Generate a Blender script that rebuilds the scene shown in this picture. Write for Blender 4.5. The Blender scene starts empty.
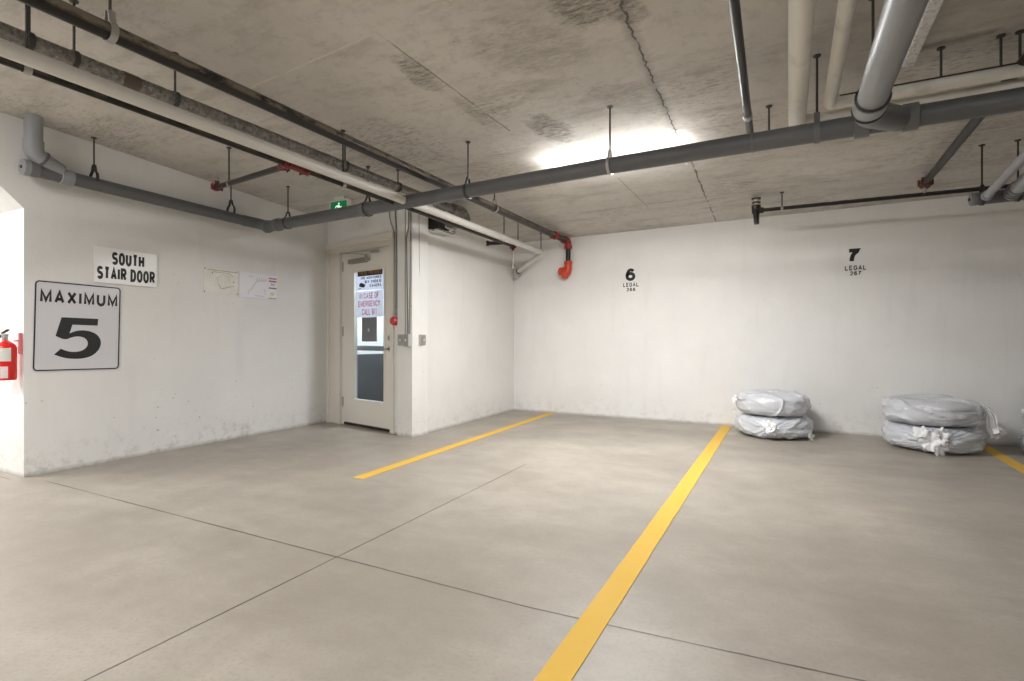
import bpy, bmesh, math, random
from mathutils import Vector, Matrix, noise
random.seed(7)
PI = math.pi
scn = bpy.context.scene
COL = scn.collection
# ---------------------------------------------------------------- camera
F, CX, CY, H = 530.0, 512.0, 337.0, 1.08
TH = math.radians(27.6)
cam_d = bpy.data.cameras.new('camera'); cam = bpy.data.objects.new('camera', cam_d); COL.objects.link(cam)
cam.location = (0, 0, H); cam.rotation_euler = (PI/2, 0, TH)
cam_d.sensor_width = 36; cam_d.lens = F/1024*36; cam_d.shift_y = -3.5/1024
cam_d.clip_start = 0.05; cam_d.clip_end = 80
scn.camera = cam
# ---------------------------------------------------------------- world, exposure, big lights
wd = bpy.data.worlds.new('world'); scn.world = wd; wd.use_nodes = True
wd.node_tree.nodes['Background'].inputs[0].default_value = (1, .99, .98, 1)
wd.node_tree.nodes['Background'].inputs[1].default_value = 0.5
scn.view_settings.view_transform = 'Standard'; scn.view_settings.look = 'None'
scn.view_settings.gamma = 1; scn.view_settings.use_curve_mapping = False
scn.view_settings.exposure = 0.3
LAMP_MAIN, LAMP_REST, LAMP_SIDE = 80, 105, 105
# (x, y, axis, watts) of the ceiling strip lights outside the frame
OTHER_LAMPS = [(-1.6, -2.6, LAMP_REST*1.35, 0), (1.8, -1.2, LAMP_REST*.28, 0), (-3.9, -0.6, LAMP_REST*.5, 1)]
# ---------------------------------------------------------------- projection helpers
ct, st = math.cos(TH), math.sin(TH)
def D(px, py, d):                       # pixel + depth -> place
    x = (px-CX)/F*d; z = H+(CY-py)/F*d
    return Vector((ct*x-st*d, st*x+ct*d, z))
def ray(px): return ((px-CX)/F*ct-st, (px-CX)/F*st+ct)
def onX(px, py, X): return D(px, py, X/ray(px)[0])
def onY(px, py, Y): return D(px, py, Y/ray(px)[1])
def onF(px, py, z=0.0): return D(px, py, F*(H-z)/(py-CY))
C0, C1, C2 = 2.927, 0.0119, -0.0611
def cz(x, y): return C0+C1*x+C2*y
def onC(px, py):
    rx, ry = ray(px); k = (CY-py)/F
    return D(px, py, (C0-H)/(k-C1*rx-C2*ry))
class Pl:                                # a vertical wall plane
    def __init__(s, A, B):
        s.A = Vector((A[0], A[1])); s.d = (Vector((B[0], B[1]))-s.A).normalized()
        s.n = Vector((s.d.y, -s.d.x))    # towards the viewer's side
    def hit(s, px, py):
        r = Vector(ray(px)); den = r.x*s.n.x+r.y*s.n.y
        d = s.A.dot(s.n)/den; p = D(px, py, d)
        return ((Vector((p.x, p.y))-s.A).dot(s.d), p.z)
    def w(s, u, z, o=0.0):
        p = s.A+s.d*u+s.n*o; return Vector((p.x, p.y, z))
    def ang(s): return math.atan2(s.d.y, s.d.x)
XN, XS, YB = -5.212, -3.597, 6.94
YC = 1.872
near = Pl((XN, YC), (XN, 4.895)); door = Pl((XN, 4.895), (XS, 4.558)); side = Pl((XS, 4.558), (XS, YB)); back = Pl((XS, YB), (8, YB))
reveal = Pl((-9, YC), (XN, YC))
# ---------------------------------------------------------------- material helpers
def new_mat(name, col, rough=.6, metal=0.0, spec=.5):
    m = bpy.data.materials.new(name); m.use_nodes = True
    b = m.node_tree.nodes['Principled BSDF']
    b.inputs['Base Color'].default_value = (*col, 1); b.inputs['Roughness'].default_value = rough
    b.inputs['Metallic'].default_value = metal; b.inputs['Specular IOR Level'].default_value = spec
    return m
class NT:
    def __init__(s, m):
        s.m = m; s.t = m.node_tree; s.b = s.t.nodes['Principled BSDF']
        s.tc = s.t.nodes.new('ShaderNodeTexCoord').outputs['Object']
    def l(s, a, b): s.t.links.new(a, b)
    def mp(s, scale=(1, 1, 1), loc=(0, 0, 0), rot=(0, 0, 0)):
        n = s.t.nodes.new('ShaderNodeMapping'); s.l(s.tc, n.inputs[0])
        n.inputs['Scale'].default_value = scale; n.inputs['Location'].default_value = loc; n.inputs['Rotation'].default_value = rot
        return n.outputs[0]
    def noise(s, scale, detail=4, rough=.55, vec=None):
        n = s.t.nodes.new('ShaderNodeTexNoise'); s.l(vec or s.tc, n.inputs['Vector'])
        n.inputs['Scale'].default_value = scale; n.inputs['Detail'].default_value = detail; n.inputs['Roughness'].default_value = rough
        return n.outputs[0]
    def voro(s, scale, vec=None, rnd=1):
        n = s.t.nodes.new('ShaderNodeTexVoronoi'); s.l(vec or s.tc, n.inputs['Vector']); n.inputs['Scale'].default_value = scale
        n.inputs['Randomness'].default_value = rnd
        return n.outputs['Distance']
    def ramp(s, f, stops):
        n = s.t.nodes.new('ShaderNodeValToRGB'); s.l(f, n.inputs[0]); e = n.color_ramp.elements
        for i, (p, c) in enumerate(stops):
            if i >= 2: e.new(p)
            e[i].position = p; e[i].color = (c, c, c, 1) if isinstance(c, (int, float)) else (*c, 1)
        return n.outputs[0]
    def math(s, op, a, b=None, c=None, clamp=False):
        n = s.t.nodes.new('ShaderNodeMath'); n.operation = op; n.use_clamp = clamp
        for i, v in enumerate((a, b, c)):
            if v is None: continue
            if isinstance(v, (int, float)): n.inputs[i].default_value = v
            else: s.l(v, n.inputs[i])
        return n.outputs[0]
    def mix(s, f, a, b, mode='MIX'):
        n = s.t.nodes.new('ShaderNodeMix'); n.data_type = 'RGBA'; n.blend_type = mode
        for i, v in ((0, f), (6, a), (7, b)):
            if isinstance(v, (int, float)): n.inputs[i].default_value = v
            elif isinstance(v, tuple): n.inputs[i].default_value = (*v, 1)
            else: s.l(v, n.inputs[i])
        return n.outputs[2]
    def xyz(s):
        n = s.t.nodes.new('ShaderNodeSeparateXYZ'); s.l(s.tc, n.inputs[0]); return n.outputs
    def col(s, o): s.l(o, s.b.inputs['Base Color'])
    def rough(s, o): s.l(o, s.b.inputs['Roughness'])
    def bump(s, h, strength=.3, dist=.01):
        n = s.t.nodes.new('ShaderNodeBump'); s.l(h, n.inputs['Height']); n.inputs['Strength'].default_value = strength
        n.inputs['Distance'].default_value = dist; s.l(n.outputs[0], s.b.inputs['Normal'])
    def line(s, a, b, width, jag=0.0, jscale=6, soft=.5, breaks=0.0):
        """mask (1 on the line) of the segment a-b in the object's xy plane"""
        X = s.xyz()
        ax, ay = a; bx, by = b; L = math.hypot(bx-ax, by-ay); ux, uy = (bx-ax)/L, (by-ay)/L
        rx = s.math('SUBTRACT', X[0], ax); ry = s.math('SUBTRACT', X[1], ay)
        along = s.math('ADD', s.math('MULTIPLY', rx, ux), s.math('MULTIPLY', ry, uy))
        acr = s.math('ADD', s.math('MULTIPLY', rx, -uy), s.math('MULTIPLY', ry, ux))
        if jag:
            nz = s.math('MULTIPLY', s.math('SUBTRACT', s.noise(jscale, 3, .6), .5), jag)
            acr = s.math('ADD', acr, nz)
        dist = s.math('ABSOLUTE', acr)
        core = s.math('SUBTRACT', 1, s.math('DIVIDE', s.math('SUBTRACT', dist, width*(1-soft)), width*2*soft), clamp=True)
        inside = s.math('MULTIPLY', s.math('GREATER_THAN', along, 0), s.math('LESS_THAN', along, L))
        r = s.math('MULTIPLY', core, inside)
        if breaks:
            r = s.math('MULTIPLY', r, s.ramp(s.noise(3.1, 3, .7), [(breaks-.08, 0), (breaks+.06, 1)]))
        return r
# ---------------------------------------------------------------- geometry helpers
def tag(o, label=None, cat=None, group=None, kind=None):
    if label: o['label'] = label
    if cat: o['category'] = cat
    if group: o['group'] = group
    if kind: o['kind'] = kind
    return o
def thing(name, loc, label, cat, group=None, rotz=0):
    o = bpy.data.objects.new(name, None); COL.objects.link(o); o.location = loc; o.rotation_euler = (0, 0, rotz)
    o.empty_display_size = .05
    return tag(o, label, cat, group)
def world_of(o):
    m = Matrix.Translation(o.location) @ o.rotation_euler.to_matrix().to_4x4()
    return world_of(o.parent) @ m if o.parent else m
def obj(name, bm, mats, parent=None, smooth=True, label=None, angle=40):
    """bm is in world coordinates"""
    me = bpy.data.meshes.new(name)
    bmesh.ops.remove_doubles(bm, verts=bm.verts, dist=1e-6)
    bmesh.ops.recalc_face_normals(bm, faces=bm.faces)
    if parent:
        mw = world_of(parent); bm.transform(mw.inverted())
        loc = None
    else:
        xs = [v.co for v in bm.verts]
        lo = Vector([min(c[i] for c in xs) for i in range(3)]); hi = Vector([max(c[i] for c in xs) for i in range(3)])
        loc = Vector(((lo.x+hi.x)/2, (lo.y+hi.y)/2, lo.z)); bm.transform(Matrix.Translation(-loc))
    if smooth:
        for f in bm.faces: f.smooth = True
        for e in bm.edges:
            if len(e.link_faces) == 2 and e.calc_face_angle(0) > math.radians(angle): e.smooth = False
    bm.to_mesh(me); bm.free()
    for m in (mats if isinstance(mats, (list, tuple)) else [mats]): me.materials.append(m)
    o = bpy.data.objects.new(name, me); COL.objects.link(o)
    if parent: o.parent = parent
    else: o.location = loc
    if label: o['label'] = label
    return o
def struct(name, bm, mat, smooth=False):
    me = bpy.data.meshes.new(name); bmesh.ops.recalc_face_normals(bm, faces=bm.faces)
    bm.to_mesh(me); bm.free(); me.materials.append(mat)
    o = bpy.data.objects.new(name, me); COL.objects.link(o); o['kind'] = 'structure'; return o
def B(): return bmesh.new()
def box(bm, c, s, rz=0, bev=0.0):
    r = bmesh.ops.create_cube(bm, size=1); vs = r['verts']
    bmesh.ops.transform(bm, matrix=Matrix.Translation(c) @ Matrix.Rotation(rz, 4, 'Z') @ Matrix.Diagonal((s[0], s[1], s[2], 1)), verts=vs)
    if bev:
        es = list({e for v in vs for e in v.link_edges})
        bmesh.ops.bevel(bm, geom=es, offset=bev, segments=2, affect='EDGES', profile=.6)
    return bm
def pbox(bm, pl, u0, u1, z0, z1, o0, o1, bev=0.0):
    c = pl.w((u0+u1)/2, (z0+z1)/2, (o0+o1)/2)
    return box(bm, c, (abs(u1-u0), abs(o1-o0), abs(z1-z0)), pl.ang(), bev)
def frame_of(t):
    t = t.normalized(); a = Vector((0, 0, 1)) if abs(t.z) < .9 else Vector((1, 0, 0))
    n = t.cross(a).normalized(); return n, t.cross(n).normalized()
def sweep(bm, pts, r, seg=20, cap=True, radii=None):
    pts = [Vector(p) for p in pts]; n0 = None; rings = []
    for i, p in enumerate(pts):
        t = (pts[min(i+1, len(pts)-1)]-pts[max(i-1, 0)]).normalized()
        if n0 is None: n0, _ = frame_of(t)
        n0 = (n0-t*n0.dot(t)).normalized(); b = t.cross(n0)
        rr = radii[i] if radii else r
        rings.append([bm.verts.new(p+(n0*math.cos(2*PI*k/seg)+b*math.sin(2*PI*k/seg))*rr) for k in range(seg)])
    for a, c in zip(rings, rings[1:]):
        for k in range(seg): bm.faces.new((a[k], a[(k+1) % seg], c[(k+1) % seg], c[k]))
    if cap: bm.faces.new(rings[0][::-1]); bm.faces.new(rings[-1])
    return bm
def fillet(pts, R, n=8):
    pts = [Vector(p) for p in pts]; out = [pts[0]]
    for a, b, c in zip(pts, pts[1:], pts[2:]):
        d1 = (a-b).normalized(); d2 = (c-b).normalized(); L = min(R, (a-b).length*.49, (c-b).length*.49)
        p, q = b+d1*L, b+d2*L
        for i in range(n+1):
            t = i/n; out.append(p*(1-t)**2+b*2*t*(1-t)+q*t*t)
    out.append(pts[-1]); return out
def tube(a, b, r, seg=20): return sweep(B(), [a, b], r, seg)
def ringat(bm, c, axis, r, w, t, seg=28):
    """a band of outer radius r+t, width w, round axis"""
    ax = Vector(axis).normalized(); c = Vector(c)
    return sweep(bm, [c-ax*w/2, c-ax*(w/2-.003), c+ax*(w/2-.003), c+ax*w/2], 0, seg, True, [r+t*.4, r+t, r+t, r+t*.4])
def poly(bm, pts):
    return bm.faces.new([bm.verts.new(Vector(p)) for p in pts])
def lerp(a, b, t): return a+(b-a)*t
# stroke lettering: centre lines on a unit-high grid, thickened with mitred joins
def arc(cx, cy, rx, ry, a0, a1, n=10): return [(cx+rx*math.cos(math.radians(lerp(a0, a1, i/n))), cy+ry*math.sin(math.radians(lerp(a0, a1, i/n)))) for i in range(n+1)]
GL = {
 'A': (1.05, [[(0, 0), (.5, 1), (1, 0)], [(.2, .30), (.8, .30)]]), 'M': (1.2, [[(0, 0), (0, 1), (.5, .12), (1, 1), (1, 0)]]),
 'X': (1, [[(0, 0), (1, 1)], [(0, 1), (1, 0)]]), 'I': (.0, [[(.5, 0), (.5, 1)]]), 'U': (1, [[(0, 1), (0, .38)]+arc(.5, .38, .5, .38, 180, 360)+[(1, 1)]]),
 'S': (1, [arc(.5, .75, .5, .25, 25, 270, 14)+arc(.5, .25, .5, .25, 90, -155, 14)]), 'O': (1.05, [arc(.5, .62, .5, .38, 0, 180, 10)+arc(.5, .38, .5, .38, 180, 360, 10)+[(1, .62), (1, .64)]]),
 'T': (.95, [[(0, 1), (1, 1)], [(.5, 1), (.5, 0)]]), 'H': (1, [[(0, 0), (0, 1)], [(1, 0), (1, 1)], [(0, .5), (1, .5)]]),
 'R': (1, [[(0, 0), (0, 1), (.55, 1)]+arc(.6, .75, .4, .25, 90, -90, 10)+[(0, .5)], [(.55, .5), (1, 0)]]), 'D': (1, [[(0, 0), (0, 1), (.4, 1)]+arc(.45, .6, .55, .4, 90, 0, 8)+arc(.45, .4, .55, .4, 0, -90, 8)+[(.4, 0), (0, 0), (0, .1)]]),
 'L': (.9, [[(0, 1), (0, 0), (1, 0)]]), 'E': (.9, [[(1, 1), (0, 1), (0, 0), (1, 0)], [(0, .5), (.85, .5)]]), 'F': (.9, [[(1, 1), (0, 1), (0, 0)], [(0, .5), (.85, .5)]]),
 'G': (1.05, [arc(.5, .62, .5, .38, 20, 180, 10)+arc(.5, .38, .5, .38, 180, 350, 10)+[(1, .46), (.58, .46)]]), 'C': (1, [arc(.5, .62, .5, .38, 15, 180, 10)+arc(.5, .38, .5, .38, 180, 345, 10)]),
 'N': (1, [[(0, 0), (0, 1), (1, 0), (1, 1)]]), 'Y': (1, [[(0, 1), (.5, .45), (1, 1)], [(.5, .5), (.5, 0)]]), 'P': (.95, [[(0, 0), (0, 1), (.55, 1)]+arc(.6, .74, .4, .26, 90, -90, 10)+[(0, .48)]]),
 'V': (1, [[(0, 1), (.5, 0), (1, 1)]]), 'B': (1, [[(.55, .5), (0, .5), (0, 1), (.5, 1)]+arc(.55, .75, .38, .25, 90, -90, 8)+arc(.58, .25, .42, .25, 90, -90, 8)+[(0, 0), (0, .5)]]),
 '1': (.5, [[(0, .78), (.5, 1), (.5, 0)]]), '2': (.9, [arc(.5, .70, .5, .30, 170, -30, 12)+[(0, 0), (1, 0)]]), '4': (.95, [[(.75, 0), (.75, 1), (0, .3), (1, .3)]]),
 '6': (.95, [arc(.55, .62, .45, .38, 35, 130, 6)+arc(.5, .42, .5, .42, 150, 190, 4)+arc(.5, .31, .5, .31, 190, 530, 20)]), '9': (.95, [arc(.5, .69, .5, .31, 10, 350, 20)+[(1, .69)]+arc(.5, .42, .5, .42, 0, -140, 8)]),
 '7': (.9, [[(0, 1), (1, 1)]+arc(1.0, .0, .68, .85, 100, 180, 8)]), '\'': (.1, [[(.5, 1), (.5, .75)]])}
def thick(bm, at, pl_, t_):
    pl_ = [p for i, p in enumerate(pl_) if i == 0 or math.hypot(p[0]-pl_[i-1][0], p[1]-pl_[i-1][1]) > 1e-5]
    L = []; R = []; n_ = len(pl_)
    for i, p in enumerate(pl_):
        d0 = Vector(p)-Vector(pl_[i-1]) if i else None; d1 = Vector(pl_[i+1])-Vector(p) if i < n_-1 else None
        if d0 is None: d0 = d1
        if d1 is None: d1 = d0
        d0.normalize(); d1.normalize(); n0 = Vector((-d0.y, d0.x)); n1 = Vector((-d1.y, d1.x)); m_ = n0+n1
        if m_.length < .2: m_ = n0
        m_.normalize(); k = min(1/max(m_.dot(n0), .45), 1.9); o_ = m_*k*t_/2
        L.append(at(p[0]+o_.x, p[1]+o_.y)); R.append(at(p[0]-o_.x, p[1]-o_.y))
    for i in range(n_-1): poly(bm, [L[i], R[i], R[i+1], L[i+1]])
def text(bm, txt, at, x0, x1, z0, z1, t=.16, wide=.62, gap=.14):
    """t = stroke weight / height; wide = letter width / height; fills the given rectangle"""
    x = 0; items = []
    for c_ in txt:
        if c_ == ' ': x += wide*.55; continue
        w_, st_ = GL[c_]; ww = w_*(wide-t); items.append((x, ww, st_)); x += ww+t+gap
    tot = x-gap
    for xx, ww, st_ in items:
        for pl_ in st_:
            thick(bm, lambda a, b: at(lerp(x0, x1, a/tot), lerp(z0, z1, b)), [(xx+t/2+(p[0]*ww if ww > 1e-6 else 0), t/2+p[1]*(1-t)) for p in pl_], t)
    return bm
def flat(name, bm, mat, parent, label=None):
    o = obj(name, bm, mat, parent, smooth=False, label=label); return o
class Quad:                              # a rectangle hung on a wall plane, from its four pixel corners TL TR BR BL
    def __init__(s, pl, c):
        s.pl = pl; h = [Vector(pl.hit(*p)) for p in c]
        s.c = sum(h, Vector((0, 0)))/4
        s.w = ((h[1]-h[0]).length+(h[2]-h[3]).length)/2; s.h = ((h[0]-h[3]).length+(h[1]-h[2]).length)/2
        e = ((h[1]-h[0])+(h[2]-h[3])).normalized(); s.e = e; s.f = Vector((-e.y, e.x))
    def at(s, o=0.0): return lambda a, b: s.pl.w(*(s.c+s.e*(a-.5)*s.w+s.f*(b-.5)*s.h), o)
def plate(bm, at0, at1, w, h, r=0.0, n=5, inset=0.0, ring=0.0):
    """rounded plate between two offsets; ring>0 makes a hollow border of that width"""
    def outline(d, rr):
        P = []
        for cx, cy, a0 in ((1, 1, 0), (0, 1, 90), (0, 0, 180), (1, 0, 270)):
            X = (w-d-rr) if cx else d+rr; Y = (h-d-rr) if cy else d+rr
            for i in range(n+1):
                a = math.radians(a0+90*i/n); P.append(((X+rr*math.cos(a))/w, (Y+rr*math.sin(a))/h))
        return P
    o = outline(inset, max(r, 1e-4))
    f = [bm.verts.new(at1(*p)) for p in o]; b = [bm.verts.new(at0(*p)) for p in o]; k = len(o)
    for i in range(k): bm.faces.new((f[i], f[(i+1) % k], b[(i+1) % k], b[i]))
    if ring:
        q = outline(inset+ring, max(r-ring, 1e-4)); g = [bm.verts.new(at1(*p)) for p in q]; gb = [bm.verts.new(at0(*p)) for p in q]
        for i in range(k):
            bm.faces.new((f[i], f[(i+1) % k], g[(i+1) % k], g[i])); bm.faces.new((b[i], b[(i+1) % k], gb[(i+1) % k], gb[i]))
            bm.faces.new((g[i], g[(i+1) % k], gb[(i+1) % k], gb[i]))
    else: bm.faces.new(f); bm.faces.new(b[::-1])
    return bm
# ---------------------------------------------------------------- materials
def concrete_floor():
    m = new_mat('concrete_floor', (.4, .36, .3), .5); n = NT(m)
    a = n.noise(.75, 6, .62); b = n.noise(5, 6, .65); c = n.noise(60, 3, .6); w = n.noise(1.0, 5, .65, n.mp((.6, 1.5, 1)))
    c1 = n.mix(n.ramp(a, [(.32, 0), (.68, 1)]), (.30, .268, .226), (.43, .39, .335))
    c1 = n.mix(n.ramp(w, [(.44, 0), (.68, .6)]), c1, (.245, .215, .178))
    c1 = n.mix(n.ramp(n.noise(2.4, 7, .72), [(.46, 0), (.66, .5)]), c1, (.25, .22, .182))
    c1 = n.mix(n.math('MULTIPLY', n.ramp(b, [(.35, 1), (.6, 0)]), .3), c1, (.285, .255, .215))
    c1 = n.mix(n.math('MULTIPLY', n.ramp(c, [(.35, 1), (.5, 0)]), .3), c1, (.25, .22, .18))
    j = n.math('MAXIMUM', n.line((-4.95, 1.903), (-.9, 1.908), .0045, .006, 8), n.line((-.9, 1.908), (4, 2.25), .0045, .006, 8)); j2 = n.line((-1.93, -4), (-1.98, 4.05), .0042, .006, 8)
    j3 = n.line((-12, 1.72), (-5.25, 1.80), .004, .01, 5)
    jj = n.math('MAXIMUM', n.math('MAXIMUM', j, j2), j3)
    fade = n.ramp(n.noise(2.3, 2), [(.3, .55), (.6, 1)])
    c1 = n.mix(n.math('MULTIPLY', jj, fade), c1, (.05, .042, .035))
    # old drips where the joint meets the middle line, small pale scuffs
    sc = n.ramp(n.noise(9, 5, .7, n.mp((1, 3, 1))), [(.66, 0), (.74, .35)])
    c1 = n.mix(sc, c1, (.55, .5, .44))
    n.col(c1); n.rough(n.ramp(n.noise(2.2, 4), [(.3, .33), (.7, .5)])); n.b.inputs['Specular IOR Level'].default_value = .35
    n.bump(n.math('ADD', n.math('MULTIPLY', c, .4), n.math('MULTIPLY', jj, -2)), .25, .004)
    return m
def concrete_ceiling():
    m = new_mat('concrete_ceiling', (.4, .37, .33), .85, spec=.2); n = NT(m)
    a = n.noise(.8, 6, .6); b = n.noise(3.2, 8, .7, n.mp((.5, 1.7, 1), rot=(0, 0, .25))); c = n.noise(22, 5, .7); 
    c1 = n.mix(n.ramp(a, [(.3, 0), (.7, 1)]), (.52, .495, .455), (.66, .63, .585))
    c1 = n.mix(n.math('MULTIPLY', n.ramp(n.noise(9, 8, .8), [(.5, 0), (.62, 1)]), .3), c1, (.34, .32, .29))
    c1 = n.mix(n.math('MULTIPLY', n.ramp(b, [(.5, 0), (.68, 1)]), .42), c1, (.24, .215, .18))
    # rough honeycombed patches: a mask of large noise times a fine one
    big = n.ramp(n.noise(.9, 3, .5, n.mp(loc=(4.2, 1.3, 0))), [(.52, 0), (.62, 1)])
    fine = n.ramp(n.noise(30, 6, .75, n.mp((.5, 1.4, 1))), [(.5, 0), (.6, 1)])
    c1 = n.mix(n.math('MULTIPLY', n.math('MULTIPLY', big, fine), .5), c1, (.16, .14, .115))
    pits = n.ramp(n.voro(7.5), [(.03, 1), (.07, 0)])
    c1 = n.mix(n.math('MULTIPLY', pits, .5), c1, (.12, .1, .085))
    def seg(p, q): p = onC(*p); q = onC(*q); return (p.x, p.y), (q.x, q.y)
    def patch(p, q, w, s=.7):
        (ax, ay), (bx, by) = seg(p, q); L = math.hypot(bx-ax, by-ay)/2+w*.4; ux, uy = (bx-ax), (by-ay); k = math.hypot(ux, uy); ux /= k; uy /= k
        X = n.xyz(); rx = n.math('SUBTRACT', X[0], (ax+bx)/2); ry = n.math('SUBTRACT', X[1], (ay+by)/2)
        al = n.math('DIVIDE', n.math('ADD', n.math('MULTIPLY', rx, ux), n.math('MULTIPLY', ry, uy)), L)
        ac = n.math('DIVIDE', n.math('ADD', n.math('MULTIPLY', rx, -uy), n.math('MULTIPLY', ry, ux)), w)
        r2 = n.math('ADD', n.math('MULTIPLY', al, al), n.math('MULTIPLY', ac, ac))
        r2 = n.math('ADD', r2, n.math('MULTIPLY', n.math('SUBTRACT', n.noise(7, 5, .7), .5), 2.6))
        return n.math('MULTIPLY', n.ramp(r2, [(.45, 1), (1.0, 0)]), n.ramp(n.noise(34, 6, .8, n.mp((.45, 1.5, 1), rot=(0, 0, .3))), [(.36, 0), (.62, s)]))
    dark = patch((398, 58), (440, 92), .1, .8)
    for p, q, w, s in (((455, 99), (500, 131), .07, .5), ((556, 2), (600, 14), .16, .9), ((605, 0), (640, 20), .10, .7), ((535, 118), (566, 140), .16, .9), ((600, 88), (660, 108), .2, .4), ((480, 40), (570, 60), .3, .35)):
        dark = n.math('MAXIMUM', dark, patch(p, q, w, s))
    c1 = n.mix(dark, c1, (.15, .13, .105))
    cr = n.line(*seg((606, -30), (680, 141)), .007, .085, 9, .6, .36)
    cr = n.math('MAXIMUM', cr, n.line(*seg((690, 160), (716, 221)), .006, .06, 9, .6, .5))
    cr = n.math('MAXIMUM', cr, n.math('MULTIPLY', n.line(*seg((606, -30), (680, 141)), .03, .12, 9, .8), .35))
    c1 = n.mix(n.math('MULTIPLY', cr, .85), c1, (.07, .06, .05))
    th = n.line(*seg((376, 32), (510, 131)), .006, .02, 5, .5, .42)
    c1 = n.mix(n.math('MULTIPLY', th, .6), c1, (.1, .085, .07))
    th2 = n.math('MAXIMUM', n.line(*seg((579, 213), (840, 180)), .009, .03, 5, .5, .4), n.line(*seg((618, 178), (648, 207)), .006, .03, 5, .5, .3))
    c1 = n.mix(n.math('MULTIPLY', th2, .5), c1, (.2, .175, .15))
    pale = n.math('MAXIMUM', n.line(*seg((118, 147), (257, 85)), .005, .02, 9, .5, .54), n.line(*seg((257, 85), (470, -8)), .004, .025, 9, .5, .5))
    c1 = n.mix(n.math('MULTIPLY', pale, .75), c1, (.75, .71, .64))
    # panel joints of the formwork behind the right-hand pipes
    pj = n.line(*seg((905, 52), (1024, 24)), .03, .1, 9, .8, .5)
    c1 = n.mix(n.math('MULTIPLY', pj, .6), c1, (.17, .145, .12))
    n.col(c1); n.bump(n.math('ADD', c, n.math('ADD', b, n.math('MULTIPLY', cr, -2))), .3, .01)
    return m
def painted_wall(name, base=(.82, .81, .79), dirt=.5, pitamt=.6):
    m = new_mat(name, base, .55, spec=.3); n = NT(m); z = n.xyz()[2]
    a = n.noise(1.3, 5, .6); c = n.noise(14, 5, .65)
    c1 = n.mix(n.math('MULTIPLY', n.ramp(a, [(.38, 1), (.66, 0)]), .4), base, tuple(v*.86 for v in base))
    streak = n.noise(3, 4, .6, n.mp((2.5, 2.5, .3)))
    c1 = n.mix(n.math('MULTIPLY', n.ramp(streak, [(.55, 0), (.7, 1)]), .18), c1, tuple(v*.8 for v in base))
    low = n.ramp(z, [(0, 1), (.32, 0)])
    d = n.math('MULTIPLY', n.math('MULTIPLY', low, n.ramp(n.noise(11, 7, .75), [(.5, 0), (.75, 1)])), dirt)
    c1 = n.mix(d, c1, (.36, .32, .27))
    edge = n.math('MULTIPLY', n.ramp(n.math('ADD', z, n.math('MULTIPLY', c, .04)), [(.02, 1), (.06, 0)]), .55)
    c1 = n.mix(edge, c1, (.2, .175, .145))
    reg = n.math('MULTIPLY', n.ramp(n.noise(1.6, 4, .7), [(.5, 0), (.66, 1)]), n.ramp(z, [(.3, 1), (1.0, .35)]))
    pits = n.math('MAXIMUM', n.ramp(n.voro(13), [(.06, 1), (.12, 0)]), n.math('MULTIPLY', n.ramp(n.voro(31), [(.08, 1), (.16, 0)]), .7))
    c1 = n.mix(n.math('MULTIPLY', n.math('MULTIPLY', pits, reg), pitamt), c1, (.22, .2, .17))
    n.col(c1); n.bump(n.math('SUBTRACT', n.math('ADD', c, a), n.math('MULTIPLY', pits, .5)), .22, .008)
    return m
def steel_black(name='black_steel', dust=(.16, .13, .095), amt=.6):
    m = new_mat(name, (.02, .018, .016), .38, .3); n = NT(m)
    d = n.ramp(n.noise(7, 7, .75, n.mp((1.5, .6, 1.5))), [(.44, 0), (.54, 1)])
    g = n.t.nodes.new('ShaderNodeNewGeometry'); s = n.t.nodes.new('ShaderNodeSeparateXYZ'); n.l(g.outputs['Normal'], s.inputs[0])
    up = n.ramp(n.math('ADD', s.outputs[2], n.math('MULTIPLY', s.outputs[0], .6)), [(-.1, 0), (.45, 1)])   # dust settles on the upper side
    k = n.math('MULTIPLY', n.math('MULTIPLY', d, up), amt)
    n.col(n.mix(k, (.012, .010, .009), dust)); n.rough(n.math('ADD', n.math('MULTIPLY', k, .5), .34)); n.b.inputs['Metallic'].default_value = 0; n.b.inputs['Specular IOR Level'].default_value = .35; return m
M = {}
M['floor'] = concrete_floor(); M['ceiling'] = concrete_ceiling()
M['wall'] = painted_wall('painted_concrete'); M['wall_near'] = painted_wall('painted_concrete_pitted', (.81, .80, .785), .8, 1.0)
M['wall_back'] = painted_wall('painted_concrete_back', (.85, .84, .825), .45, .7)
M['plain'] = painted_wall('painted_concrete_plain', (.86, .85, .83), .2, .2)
M['steel'] = steel_black(dust=(.20, .165, .12), amt=.85); M['steel2'] = steel_black('black_steel_clean', (.2, .17, .13), .3)
M['steelb'] = steel_black('bronzed_steel', (.10, .085, .065), .9)
M['trap'] = new_mat('door_paint', (.78, .74, .67), .42)
M['frame'] = new_mat('frame_paint', (.76, .72, .65), .45)
def plastic_grey(name, base):
    m = new_mat(name, base, .42); n = NT(m)
    n.col(n.mix(n.math('MULTIPLY', n.ramp(n.noise(7, 5, .65), [(.45, 0), (.7, 1)]), .3), base, tuple(v*.7 for v in base))); return m
M['pvc'] = plastic_grey('grey_pvc', (.115, .118, .125)); M['pvc_lt'] = plastic_grey('light_grey_pvc', (.29, .30, .315))
M['pvc_ring'] = plastic_grey('grey_pvc_collar', (.15, .153, .16))
M['dark'] = new_mat('dark_metal', (.045, .042, .04), .4, .6)
M['zinc'] = new_mat('zinc_metal', (.42, .41, .39), .42, .8)
M['emt'] = new_mat('conduit_metal', (.27, .27, .265), .45, .4)
M['rod'] = new_mat('threaded_rod', (.06, .057, .054), .5, .4)
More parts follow.
